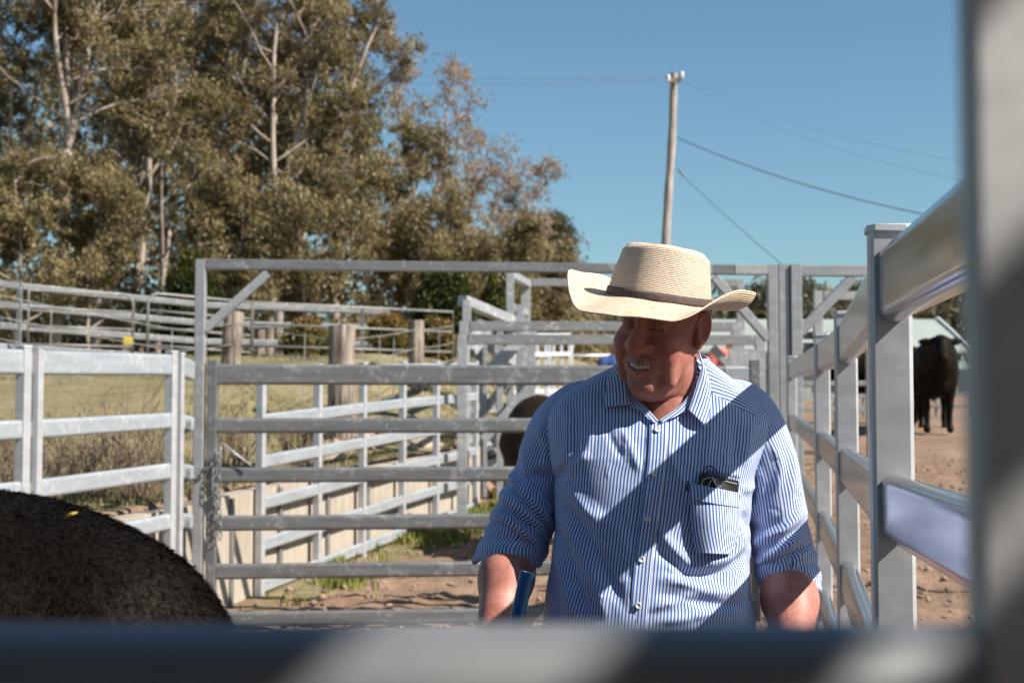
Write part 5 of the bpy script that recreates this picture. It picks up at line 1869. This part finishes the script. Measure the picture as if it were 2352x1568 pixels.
def inpoly(u, v, poly):
    r = np.zeros(u.shape, bool); n = len(poly); j = n - 1
    for i in range(n):
        xi, yi = poly[i]; xj, yj = poly[j]
        c = ((yi > v) != (yj > v)) & (u < (xj - xi) * (v - yi) / (yj - yi + 1e-12) + xi)
        r ^= c; j = i
    return r
VNECK = [C7(*q) for q in ((300, 980), (400, 1180), (505, 1300), (672, 1470), (728, 1470), (925, 1352), (1055, 1210), (1118, 1030), (1140, 500), (250, 500))]

def build_torso():
    NA = 560
    zs = np.concatenate([np.linspace(_z[0], 1.10, 40, endpoint=False), np.linspace(1.10, 1.52, 250, endpoint=False), np.linspace(1.52, _z[-1], 70)])
    th = np.linspace(0, 2 * pi, NA, endpoint=False)
    # more vertices in front
    th = th - .42 * np.sin(th) * 1.0
    Zg, Tg = np.meshgrid(zs, th, indexing='ij')
    xc, a, bf, bb, yc = ring(Zg)
    st, ct = np.sin(Tg), np.cos(Tg)
    ex = 2 / NEXP
    X = xc + a * np.sign(st) * np.abs(st) ** ex
    b = np.where(ct > 0, bf, bb)
    Y = yc - b * np.sign(ct) * np.abs(ct) ** ex
    V = np.stack([X, Y, Zg], -1)
    gz, gt = np.gradient(V, axis=0), np.gradient(V, axis=1)
    N = np.cross(gt, gz); N /= np.linalg.norm(N, axis=-1)[..., None] + 1e-12
    u, v = proj(V)
    front = smooth01((ct + .25) / .5)
    d = torso_disp(u, v) * front
    d += .0022 * fbm(X * 9 + Zg * 4, Zg * 7, Y * 9, seed=41, oct=3)
    d += .0035 * vnoise(X * 14, Zg * 5, Y * 14, seed=45) * smooth01((1.32 - Zg) / .2)
    V = V + N * d[..., None]
    # collapse hem slightly inward
    seg = np.linalg.norm(np.diff(V, axis=1, append=V[:, :1]), axis=-1)
    half = NA // 2
    s = np.concatenate([np.zeros((len(zs), 1)), np.cumsum(seg, 1)[:, :-1]], 1)
    per = seg.sum(1, keepdims=True)
    s = np.where(np.arange(NA)[None, :] > half, s - per, s)
    # stripe zero runs down the button line
    xp = np.interp(zs, _pw[::-1, 2], _pw[::-1, 0])
    for k in range(len(zs)):
        f = np.r_[np.arange(NA - 120, NA), np.arange(0, 121)]
        s[k] -= np.interp(xp[k], V[k, f, 0], s[k, f])
    nr = len(zs)
    idx = np.arange(nr * NA).reshape(nr, NA)
    F = np.stack([idx[:-1, :], np.roll(idx, -1, 1)[:-1, :], np.roll(idx, -1, 1)[1:, :], idx[1:, :]], -1).reshape(-1, 4)
    Vf = V.reshape(-1, 3)
    uf, vf = proj(Vf[F].mean(1))
    fr = (Vf[F].mean(1)[:, 1] < np.interp(Vf[F].mean(1)[:, 2], _z, _yc) - .0)
    hole = inpoly(uf, vf, VNECK) & fr
    F = F[~hole]; uf = uf[~hole]; vf = vf[~hole]
    o = mesh_obj("shirt", Vf, F, M_SHIRT, PR, True)
    me = o.data
    l = me.uv_layers.new(name="UVMap")
    vi = np.zeros(len(me.loops), np.int32); me.loops.foreach_get("vertex_index", vi)
    S = s.reshape(-1)
    UV = np.stack([S[vi], Vf[vi, 2]], 1).reshape(-1, 4, 2)
    # seam at the back: keep loops of one face on one side
    sp = np.ptp(UV[:, :, 0], axis=1)
    bad = sp > .3
    UV[bad, :, 0] = 0
    # yoke: stripes run along the shoulder
    cz = Vf[F].mean(1)
    xc, a, bf, bb, yc = ring(cz[:, 2])
    yoke = yoke_mask(uf, vf, cz)
    yl = Vf[F]
    UV[yoke, :, 0] = yl[yoke][:, :, 1] * .9 + yl[yoke][:, :, 2] * .55
    l.data.foreach_set("uv", UV.astype(np.float32).ravel())
    md = o.modifiers.new("thickness", 'SOLIDIFY'); md.thickness = .0012; md.offset = -1
    return o
YL = spline([Z2(*q) for q in ((430, 235), (560, 180), (720, 145), (840, 130))], 20)
YR = spline([Z2(*q) for q in ((1230, 150), (1320, 240), (1420, 300), (1560, 370))], 20)
def yoke_mask(u, v, c):
    yl = np.interp(u, YL[:, 0], YL[:, 1]); yr = np.interp(u, YR[:, 0], YR[:, 1])
    m = ((u < 1480) & (v < yl)) | ((u >= 1480) & (v < yr))
    return m & (c[:, 2] > 1.5)
SHIRT = build_torso()

def patch(name, A, B, na, nb, offA, offB, sc=None, parent=None, conv=None, uvdir=0, mat=None, thick=.0012, bow=0.0, disp=True):
    """ruled cloth patch between two sight-line curves, lying on the shirt front"""
    conv = conv or (lambda *q: q)
    A = spline([conv(*q) for q in A], na); B = spline([conv(*q) for q in B], na)
    f = np.linspace(0, 1, nb)[None, :, None]
    G = A[:, None] * (1 - f) + B[:, None] * f
    off = offA * (1 - f[..., 0]) + offB * f[..., 0] + bow * np.sin(pi * f[..., 0])
    off = np.broadcast_to(off, G.shape[:2])
    W = on_torso(G[..., 0].ravel(), G[..., 1].ravel(), off.ravel(), disp).reshape(na, nb, 3)
    idx = np.arange(na * nb).reshape(na, nb)
    F = np.stack([idx[:-1, :-1], idx[1:, :-1], idx[1:, 1:], idx[:-1, 1:]], -1).reshape(-1, 4)
    o = mesh_obj(name, W.reshape(-1, 3), F, mat or M_SHIRT, parent, True)
    dn = np.linalg.norm(np.diff(W, axis=1), axis=-1); sN = np.concatenate([np.zeros((na, 1)), np.cumsum(dn, 1)], 1)
    da = np.linalg.norm(np.diff(W, axis=0), axis=-1); sA = np.concatenate([np.zeros((1, nb)), np.cumsum(da, 0)], 0)
    U = np.stack([sN, sA] if uvdir == 0 else [sA, sN], -1).reshape(-1, 2)
    set_uv(o, U)
    md = o.modifiers.new("thickness", 'SOLIDIFY'); md.thickness = thick; md.offset = 0
    return o

# collar
patch("collar_leaf", [(556, 1085), (612, 1180), (628, 1280), (635, 1387)], [(536, 1100), (490, 1200), (468, 1310), (446, 1404)], 40, 26, .014, .007, None, SHIRT, D9, bow=.004)
patch("collar_leaf", [(1126, 1005), (1152, 1110), (1115, 1250), (1058, 1427)], [(1140, 1020), (1200, 1180), (1222, 1330), (1194, 1548)], 46, 28, .016, .008, None, SHIRT, D9, bow=.005)
patch("collar_band", [(335, 960), (430, 1150), (525, 1265), (702, 1462)], [(368, 1030), (384, 1290), (505, 1362), (652, 1492)], 40, 16, .006, .006, None, SHIRT, C7)
patch("collar_band", [(1122, 1000), (1040, 1180), (905, 1330), (712, 1460)], [(1135, 960), (1088, 1140), (1012, 1345), (742, 1486)], 40, 16, .006, .007, None, SHIRT, C7)
def collar_back():
    n = 60; rows = 8
    cx, cy = .288, 2.668
    th = np.linspace(radians(78), radians(282), n)
    V = []; U = []
    for j in range(rows):
        f = j / (rows - 1)
        for k, a in enumerate(th):
            bk = (1 - cos(a)) / 2
            z0 = 1.585 + .035 * bk; hgt = .040
            if f < .5: rr = 1.0; z = z0 + hgt * f * 2
            else: rr = 1.0 + .20 * (f - .5) * 2; z = z0 + hgt - (f - .5) * 2 * .045
            V.append((cx + .078 * rr * sin(a), cy - .082 * rr * cos(a), z)); U.append((a * .08, f * .1))
    idx = np.arange(n * rows).reshape(rows, n)
    F = np.stack([idx[:-1, :-1], idx[:-1, 1:], idx[1:, 1:], idx[1:, :-1]], -1).reshape(-1, 4)
    o = mesh_obj("collar_stand", V, F, M_SHIRT, SHIRT, True); set_uv(o, U)
    md = o.modifiers.new("thickness", 'SOLIDIFY'); md.thickness = .0015
collar_back()

# button placket
_pl = PLK[1:7]
patch("placket", [(u - 19, v) for u, v in _pl], [(u + 21, v) for u, v in _pl], 160, 14, .0022, .0036, None, SHIRT)
# breast pocket
patch("pocket", [Z2(1192, 738), Z2(1200, 860), Z2(1212, 1010), Z2(1235, 1120)], [Z2(1462, 792), Z2(1468, 880), Z2(1470, 1000), Z2(1420, 1125)], 60, 60, .006, .006, None, SHIRT, bow=.012)
patch("pocket_hem", [Z2(1190, 734), Z2(1193, 780), Z2(1196, 830)], [Z2(1464, 790), Z2(1467, 830), Z2(1468, 872)], 16, 50, .0075, .0075, None, SHIRT, bow=.0125)

M_BTN = NT("pearl button").set(Base_Color=(.68, .68, .70), Roughness=.22)
def button(u, v, R=.0056):
    c = on_torso(u, v, .0052)[0]; c1 = on_torso(u, v + 8, .0052)[0]; c2 = on_torso(u + 8, v, .0052)[0]
    ez = c - c1; ez /= np.linalg.norm(ez); ex = c2 - c; ex -= ez * (ex @ ez); ex /= np.linalg.norm(ex); n = np.cross(ex, ez); n = -n if n[1] > 0 else n
    prof = [(0, .0012), (.55, .0012), (.72, .0024), (.9, .0024), (1.0, .0012), (1.0, -.0008)]
    m = 28; V = []
    for r, h in prof:
        for k in range(m):
            a = 2 * pi * k / m
            V.append(c + ex * R * r * cos(a) + ez * R * r * sin(a) + n * h)
    F = [(i * m + k, (i + 1) * m + k, (i + 1) * m + (k + 1) % m, i * m + (k + 1) % m) for i in range(len(prof) - 1) for k in range(m)]
    o = mesh_obj("button", V, F, M_BTN, SHIRT, True)
    for a in (.6, 2.2, 3.75, 5.3):
        q = c + ex * R * .32 * cos(a) + ez * R * .32 * sin(a) + n * .0014
        V = [q + .0007 * (ex * cos(b) + ez * sin(b)) for b in np.linspace(0, 2 * pi, 8, endpoint=False)]
        mb2.add(V, [tuple(range(8))])
    return o
mb2 = MB()
for q in ((1510, 986), (1503, 1087), (1487, 1191), (1473, 1284), (1466, 1390), (1452, 1500)):
    button(*q)
mb2.build("button_stitching", mat_simple("grey thread", (.25, .27, .33), .8), SHIRT)

# sleeves
def sleeve(name, path, fl, seed, cuff, ntheta=260, nlen=210):
    P3 = np.array([P(u, v, y) for u, v, y, r in path]); R = np.array([q[3] for q in path])
    C = spline(P3, nlen); rr = spline(np.stack([R, R, R], 1), nlen)[:, 0]
    tan = np.gradient(C, axis=0); tan /= np.linalg.norm(tan, axis=1)[:, None]
    th = np.linspace(0, 2 * pi, ntheta, endpoint=False)
    fwd = np.array([0, -1.0, 0])
    V = np.zeros((nlen, ntheta, 3))
    for i in range(nlen):
        f = fwd - tan[i] * (fwd @ tan[i]); f /= np.linalg.norm(f)
        s = np.cross(tan[i], f)
        V[i] = C[i] + rr[i] * (f * np.cos(th)[:, None] * 1.06 + s * np.sin(th)[:, None] * .98)
    gz, gt = np.gradient(V, axis=0), np.roll(V, -1, 1) - np.roll(V, 1, 1)
    N = np.cross(gz, gt); N /= np.linalg.norm(N, axis=-1)[..., None] + 1e-12
    cen = C[:, None]
    sg = np.sign(((V - cen) * N).sum(-1).mean()); N = N * sg
    u, v = proj(V)
    front = smooth01((np.cos(th) + .35) / .6)[None, :]
    fol = folds(u, v, fl)
    tpos = np.linspace(0, 1, nlen)[:, None]
    back = .004 * np.sin(tpos * 46 + 2 * np.sin(th)[None, :] + 1.5 * vnoise(tpos * 6 + 0 * th, np.cos(th)[None, :] * 1.5 + 0 * tpos, seed=seed)) * smooth01((tpos - .5) / .3)
    d = fol * front + back * (1 - front)
    d += .0025 * fbm(V[..., 0] * 12, V[..., 1] * 12, V[..., 2] * 9, seed=seed + 3, oct=3)
    V = V + N * d[..., None]
    seg = np.linalg.norm(np.roll(V, -1, 1) - V, axis=-1)
    s = np.concatenate([np.zeros((nlen, 1)), np.cumsum(seg, 1)[:, :-1]], 1)
    s = s - s[:, :1]
    # carry the stripe drift of folds along the arm
    da = np.linalg.norm(np.diff(V, axis=0), axis=-1); sA = np.concatenate([np.zeros((1, ntheta)), np.cumsum(da, 0)], 0)
    # normalise the circumference so that stripes keep running along the arm
    ref = seg.sum(1).mean()
    lin = np.broadcast_to(th / (2 * pi) * ref, s.shape)
    s = .45 * s * (ref / seg.sum(1, keepdims=True)) + .55 * lin
    s = s + fol * .45
    idx = np.arange(nlen * ntheta).reshape(nlen, ntheta)
    F = np.stack([idx[:-1], np.roll(idx, -1, 1)[:-1], np.roll(idx, -1, 1)[1:], idx[1:]], -1).reshape(-1, 4)
    o = mesh_obj(name, V.reshape(-1, 3), F, M_SHIRT, SHIRT, True)
    me = o.data; l = me.uv_layers.new(name="UVMap")
    vi = np.zeros(len(me.loops), np.int32); me.loops.foreach_get("vertex_index", vi)
    UV = np.stack([s.reshape(-1)[vi], sA.reshape(-1)[vi]], 1).reshape(-1, 4, 2)
    bad = np.ptp(UV[:, :, 0], axis=1) > .15
    q = UV[bad]; q[:, :, 0] = np.where(q[:, :, 0] < .1, q[:, :, 0] + ref, q[:, :, 0]); UV[bad] = q
    l.data.foreach_set("uv", UV.astype(np.float32).ravel())
    md = o.modifiers.new("thickness", 'SOLIDIFY'); md.thickness = .0012; md.offset = -1
    # rolled cuff
    (c0, c1, rc, tilt) = cuff
    ax = (P(*c1) - P(*c0)); ln = np.linalg.norm(ax); ax /= ln
    f = fwd - ax * (fwd @ ax); f /= np.linalg.norm(f); sd = np.cross(ax, f)
    prof = [(-.10, .90), (.0, .985), (.10, 1.03), (.24, 1.0), (.34, .975), (.42, 1.02), (.58, 1.06), (.74, 1.045), (.84, 1.02), (.92, 1.04), (1.0, 1.0), (1.02, .92), (.95, .84), (.6, .82)]
    pr = spline([(a, b, 0) for a, b in prof], 70)
    nn = len(pr)
    V = np.zeros((nn, ntheta, 3))
    for i in range(nn):
        t_, r_ = pr[i, 0], pr[i, 1]
        wob = 1 + .030 * vnoise(np.cos(th) * 2 + seed, np.sin(th) * 2, np.full(ntheta, t_ * 3.0), seed) + .012 * vnoise(np.cos(th) * 7, np.sin(th) * 7, np.full(ntheta, t_ * 2.0), seed + 1)
        sh = .010 * vnoise(np.cos(th) * 1.7, np.sin(th) * 1.7, np.full(ntheta, 5.0), seed + 2)
        V[i] = P(*c0) + ax * (t_ * ln) + (sh + tilt * np.sin(th) * rc)[:, None] * ax + rc * r_ * wob[:, None] * (f * np.cos(th)[:, None] * 1.03 + sd * np.sin(th)[:, None])
    idx = np.arange(nn * ntheta).reshape(nn, ntheta)
    F = np.stack([idx[:-1], np.roll(idx, -1, 1)[:-1], np.roll(idx, -1, 1)[1:], idx[1:]], -1).reshape(-1, 4)
    oc = mesh_obj("cuff", V.reshape(-1, 3), F, M_SHIRT, SHIRT, True)
    me = oc.data; l = me.uv_layers.new(name="UVMap")
    vi = np.zeros(len(me.loops), np.int32); me.loops.foreach_get("vertex_index", vi)
    per = 2 * pi * rc
    su = np.broadcast_to(th / (2 * pi) * per, (nn, ntheta)).copy() + (np.sin(pr[:, :1] * 9) * .003)
    UV = np.stack([su.reshape(-1)[vi], np.zeros(len(vi))], 1).reshape(-1, 4, 2)
    bad = np.ptp(UV[:, :, 0], axis=1) > per * .5
    q = UV[bad]; q[:, :, 0] = np.where(q[:, :, 0] < per * .5, q[:, :, 0] + per, q[:, :, 0]); UV[bad] = q
    l.data.foreach_set("uv", UV.astype(np.float32).ravel())
sleeve("sleeve", [(1388, 925, 2.715, .042), (1334, 936, 2.730, .053), (1290, 975, 2.742, .057), (1258, 1040, 2.745, .055), (1234, 1110, 2.745, .054), (1209, 1170, 2.745, .061), (1190, 1222, 2.744, .064), (1178, 1258, 2.742, .057)],
       F_SL, 3, ((1196, 1205, 2.744), (1166, 1292, 2.738), .0625, .22))
sleeve("sleeve", [(1648, 925, 2.705, .042), (1698, 936, 2.710, .052), (1734, 985, 2.714, .057), (1762, 1060, 2.715, .057), (1780, 1140, 2.715, .057), (1790, 1210, 2.714, .057), (1801, 1272, 2.71, .060), (1810, 1320, 2.705, .055)],
       F_SR, 9, ((1803, 1268, 2.712), (1816, 1358, 2.702), .0575, -.16))

# trousers, belt and boots
def trousers():
    m = mat_simple("dark blue denim", (.025, .035, .065), .9, 0, .3, 60)
    def f(p):
        d = s_ell(p, (.262, 2.70, .95), (.20, .145, .17))
        for s in (-1, 1):
            d = smin(d, s_cone(p, (.262 + s * .10, 2.70, .92), (.262 + s * .135, 2.69, .50), .112, .085), .05)
            d = smin(d, s_cone(p, (.262 + s * .135, 2.69, .50), (.262 + s * .145, 2.72, .10), .082, .075), .03)
        return d
    V, F = snets(f, (-.05, 2.45, .05), (.58, 2.95, 1.14), .012)
    mesh_obj("trousers", V, F, m, PR, True)
    mb_ = mat_simple("brown boot leather", (.09, .05, .03), .5)
    for s in (-1, 1):
        def g(p):
            d = s_cone(p, (.262 + s * .145, 2.735, .20), (.262 + s * .145, 2.74, .05), .055, .048)
            d = smin(d, s_cone(p, (.262 + s * .148, 2.70, .045), (.262 + s * .165, 2.54, .035), .045, .038), .03)
            return np.maximum(d, -(p[..., 2] - .004))
        V, F = snets(g, (.262 + s * .15 - .1, 2.45, -.005), (.262 + s * .15 + .1, 2.84, .28), .009)
        mesh_obj("boot", V, F, mb_, PR, True)
trousers()

# ------------------------------------------------------------------ what he carries
def case():
    c = on_torso(1652, 1112, .018)[0]
    r = empty("glasses_case", tuple(c), "black leather glasses case and wire rimmed glasses tucked in shirt pocket", "glasses case")
    m = mat_simple("black leather", (.012, .010, .009), .35, 0, .4, 300, .3)
    A = [Z2(1262, 676), Z2(1245, 720), Z2(1235, 770), Z2(1232, 860)]; B = [Z2(1456, 722), Z2(1456, 760), Z2(1452, 800), Z2(1448, 880)]
    patch("case_body", A, B, 24, 30, .004, .004, None, r, bow=.005, mat=m, thick=.006)
    mt = NT("gold wire").set(Base_Color=(.55, .48, .36), Metallic=.9, Roughness=.25)
    def wire(pts, rad, off=.014):
        q = spline([Z2(*p) for p in pts], 30)
        W = on_torso(q[:, 0], q[:, 1], off)
        mb = MB(); mb.add(*tube(W, rad, 6)); mb.build("glasses_wire", mt, r, smooth=True)
    wire([(1258, 760), (1268, 722), (1300, 708), (1330, 722), (1345, 760), (1340, 790)], .0009)
    wire([(1292, 775), (1305, 735), (1330, 715), (1350, 730), (1358, 780)], .0009, .0155)
    wire([(1318, 704), (1335, 740), (1368, 792)], .0018, .016)
    mb = MB()
    for k in range(9):
        q = Z2(1392 + k * 7, 727 + k * 1.6)
        w = on_torso(q[0], q[1], .0125)[0]
        mb.add(*tube([w, w + np.array([.0025, 0, -.0006])], .0006, 4))
    mb.build("stitch", M_WELD, r)
case()
def pen():
    q = [Z2(1189, 724), Z2(1181, 776)]
    W = np.array([on_torso(a, b, .011)[0] for a, b in q])
    mb = MB(); mb.add(*tube([W[0] + (W[0] - W[1]) * .02, W[0], W[1]], [.0012, .0022, .0022], 8))
    o = mb.build("pen_clip", mat_simple("black plastic", (.01, .01, .012), .3), smooth=True); tag(o, "small black pen clip hooked over shirt pocket's edge", "pen")
pen()
def logo():
    m = mat_simple("navy embroidery", (.012, .02, .06), .8)
    def text(s, u, v, size, du, name="logo_lettering"):
        cu = bpy.data.curves.new("t", 'FONT'); cu.body = s; cu.size = 1; cu.align_x = 'LEFT'; cu.space_character = 1.25
        cu.offset = .012
        ob = bpy.data.objects.new("t", cu); COL.objects.link(ob)
        dg = bpy.context.evaluated_depsgraph_get(); dg.update()
        me = bpy.data.meshes.new_from_object(ob.evaluated_get(dg))
        V = np.zeros(len(me.vertices) * 3); me.vertices.foreach_get("co", V); V = V.reshape(-1, 3)
        F = [tuple(p.vertices) for p in me.polygons]
        bpy.data.objects.remove(ob); bpy.data.curves.remove(cu); bpy.data.meshes.remove(me)
        uu = u + V[:, 0] * size; vv = v - V[:, 1] * size + V[:, 0] * size * du
        W = on_torso(uu, vv, .0035)
        mesh_obj(name, W, F, m, SHIRT)
    text("RAN", *Z2(1290, 682), 12.5, .12)
    text("ROCHBEL", *Z2(1345, 692), 10.5, .16)
    a = np.linspace(radians(-20), radians(205), 40)
    c = Z2(1306, 682)
    W = on_torso(c[0] + 14.5 * np.cos(a), c[1] - 16.5 * np.sin(a), .0035)
    mb = MB(); mb.add(*tube(W, .0009, 5)); mb.build("logo_ring", m, SHIRT)
logo()
def pipe():
    # blue poly pipe held upright in his right hand
    T = P(1211, 1313, 2.50); B = ARM[0][2] + np.array([.028, -.085, -.010])      # through the closed hand
    d = (B - T) / np.linalg.norm(B - T)
    B2 = T + d * .60
    ro, ri = .0128, .0085
    n = 28
    _, s, t = frame_of(d)
    V = []
    for (c, r) in ((B2, ro), (T + d * .002, ro), (T, ro - .0012), (T, ri + .0006), (T + d * .001, ri), (T + d * .3, ri)):
        for k in range(n):
            a = 2 * pi * k / n
            V.append(c + r * (s * cos(a) + t * sin(a)))
    F = [(i * n + k, i * n + (k + 1) % n, (i + 1) * n + (k + 1) % n, (i + 1) * n + k) for i in range(5) for k in range(n)]
    F.append(tuple(range(n - 1, -1, -1)))
    F.append(tuple(5 * n + k for k in range(n)))
    o = mesh_obj("plastic_pipe", V, F, mat_simple("blue plastic", (.012, .075, .20), .35, 0, .15, 20), None, True, autos=40)
    tag(o, "short length of blue plastic pipe held in the man's right hand", "pipe")
pipe()

# ------------------------------------------------------------------ unseen roof and wall, added behind the camera to shade the close fence
def added_shade_roof():
    r = empty("added_shade_roof", (1.6, -1.2, 0), "added out of view steel roof and back wall shading the close fence", "roof")
    y0, y1, z = -3.0, .28, 2.75
    for a, b in ((-2.6, -2.0), (-2.0, -1.4), (-1.4, -.8), (-.8, -.2), (-.2, .35), (.35, .76), (.76, 1.262), (1.345, 1.412), (1.44, 1.90), (1.90, 2.4), (2.4, 2.9), (2.9, 3.4)):  # gaps between sheets placed to let sun patches onto the close rail
        mb = MB(); mb.add(*beam(((a + b) / 2, y0, z + .12), ((a + b) / 2, y1, z), b - a - .003, .02)); mb.build("shade_sheet", M_FAR, r)
    for px in (-2.5, 3.3):
        mb = MB(); mb.add(*beam((px, y0 + .1, -.1), (px, y0 + .1, z + .1), .07, .07, up=(0, 1, 0))); mb.build("post", M_POST, r)
    for py in (y0 + .1, -1.0):
        zz = z - .04 + .12 * (y1 - py) / (y1 - y0)
        mb = MB(); mb.add(*beam((-2.6, py, zz), (3.4, py, zz), .05, .05)); mb.build("purlin", M_POST, r)
    for k in range(12):  # back sheets added to cut sky light on the close rail
        xa = -2.6 + k * .5
        mb = MB(); mb.add(*beam((xa + .25, y0 + .02, 0), (xa + .25, y0 + .02, z + .08), .494, .02, up=(0, 1, 0))); mb.build("sky_block_sheet", M_FAR, r)
added_shade_roof()
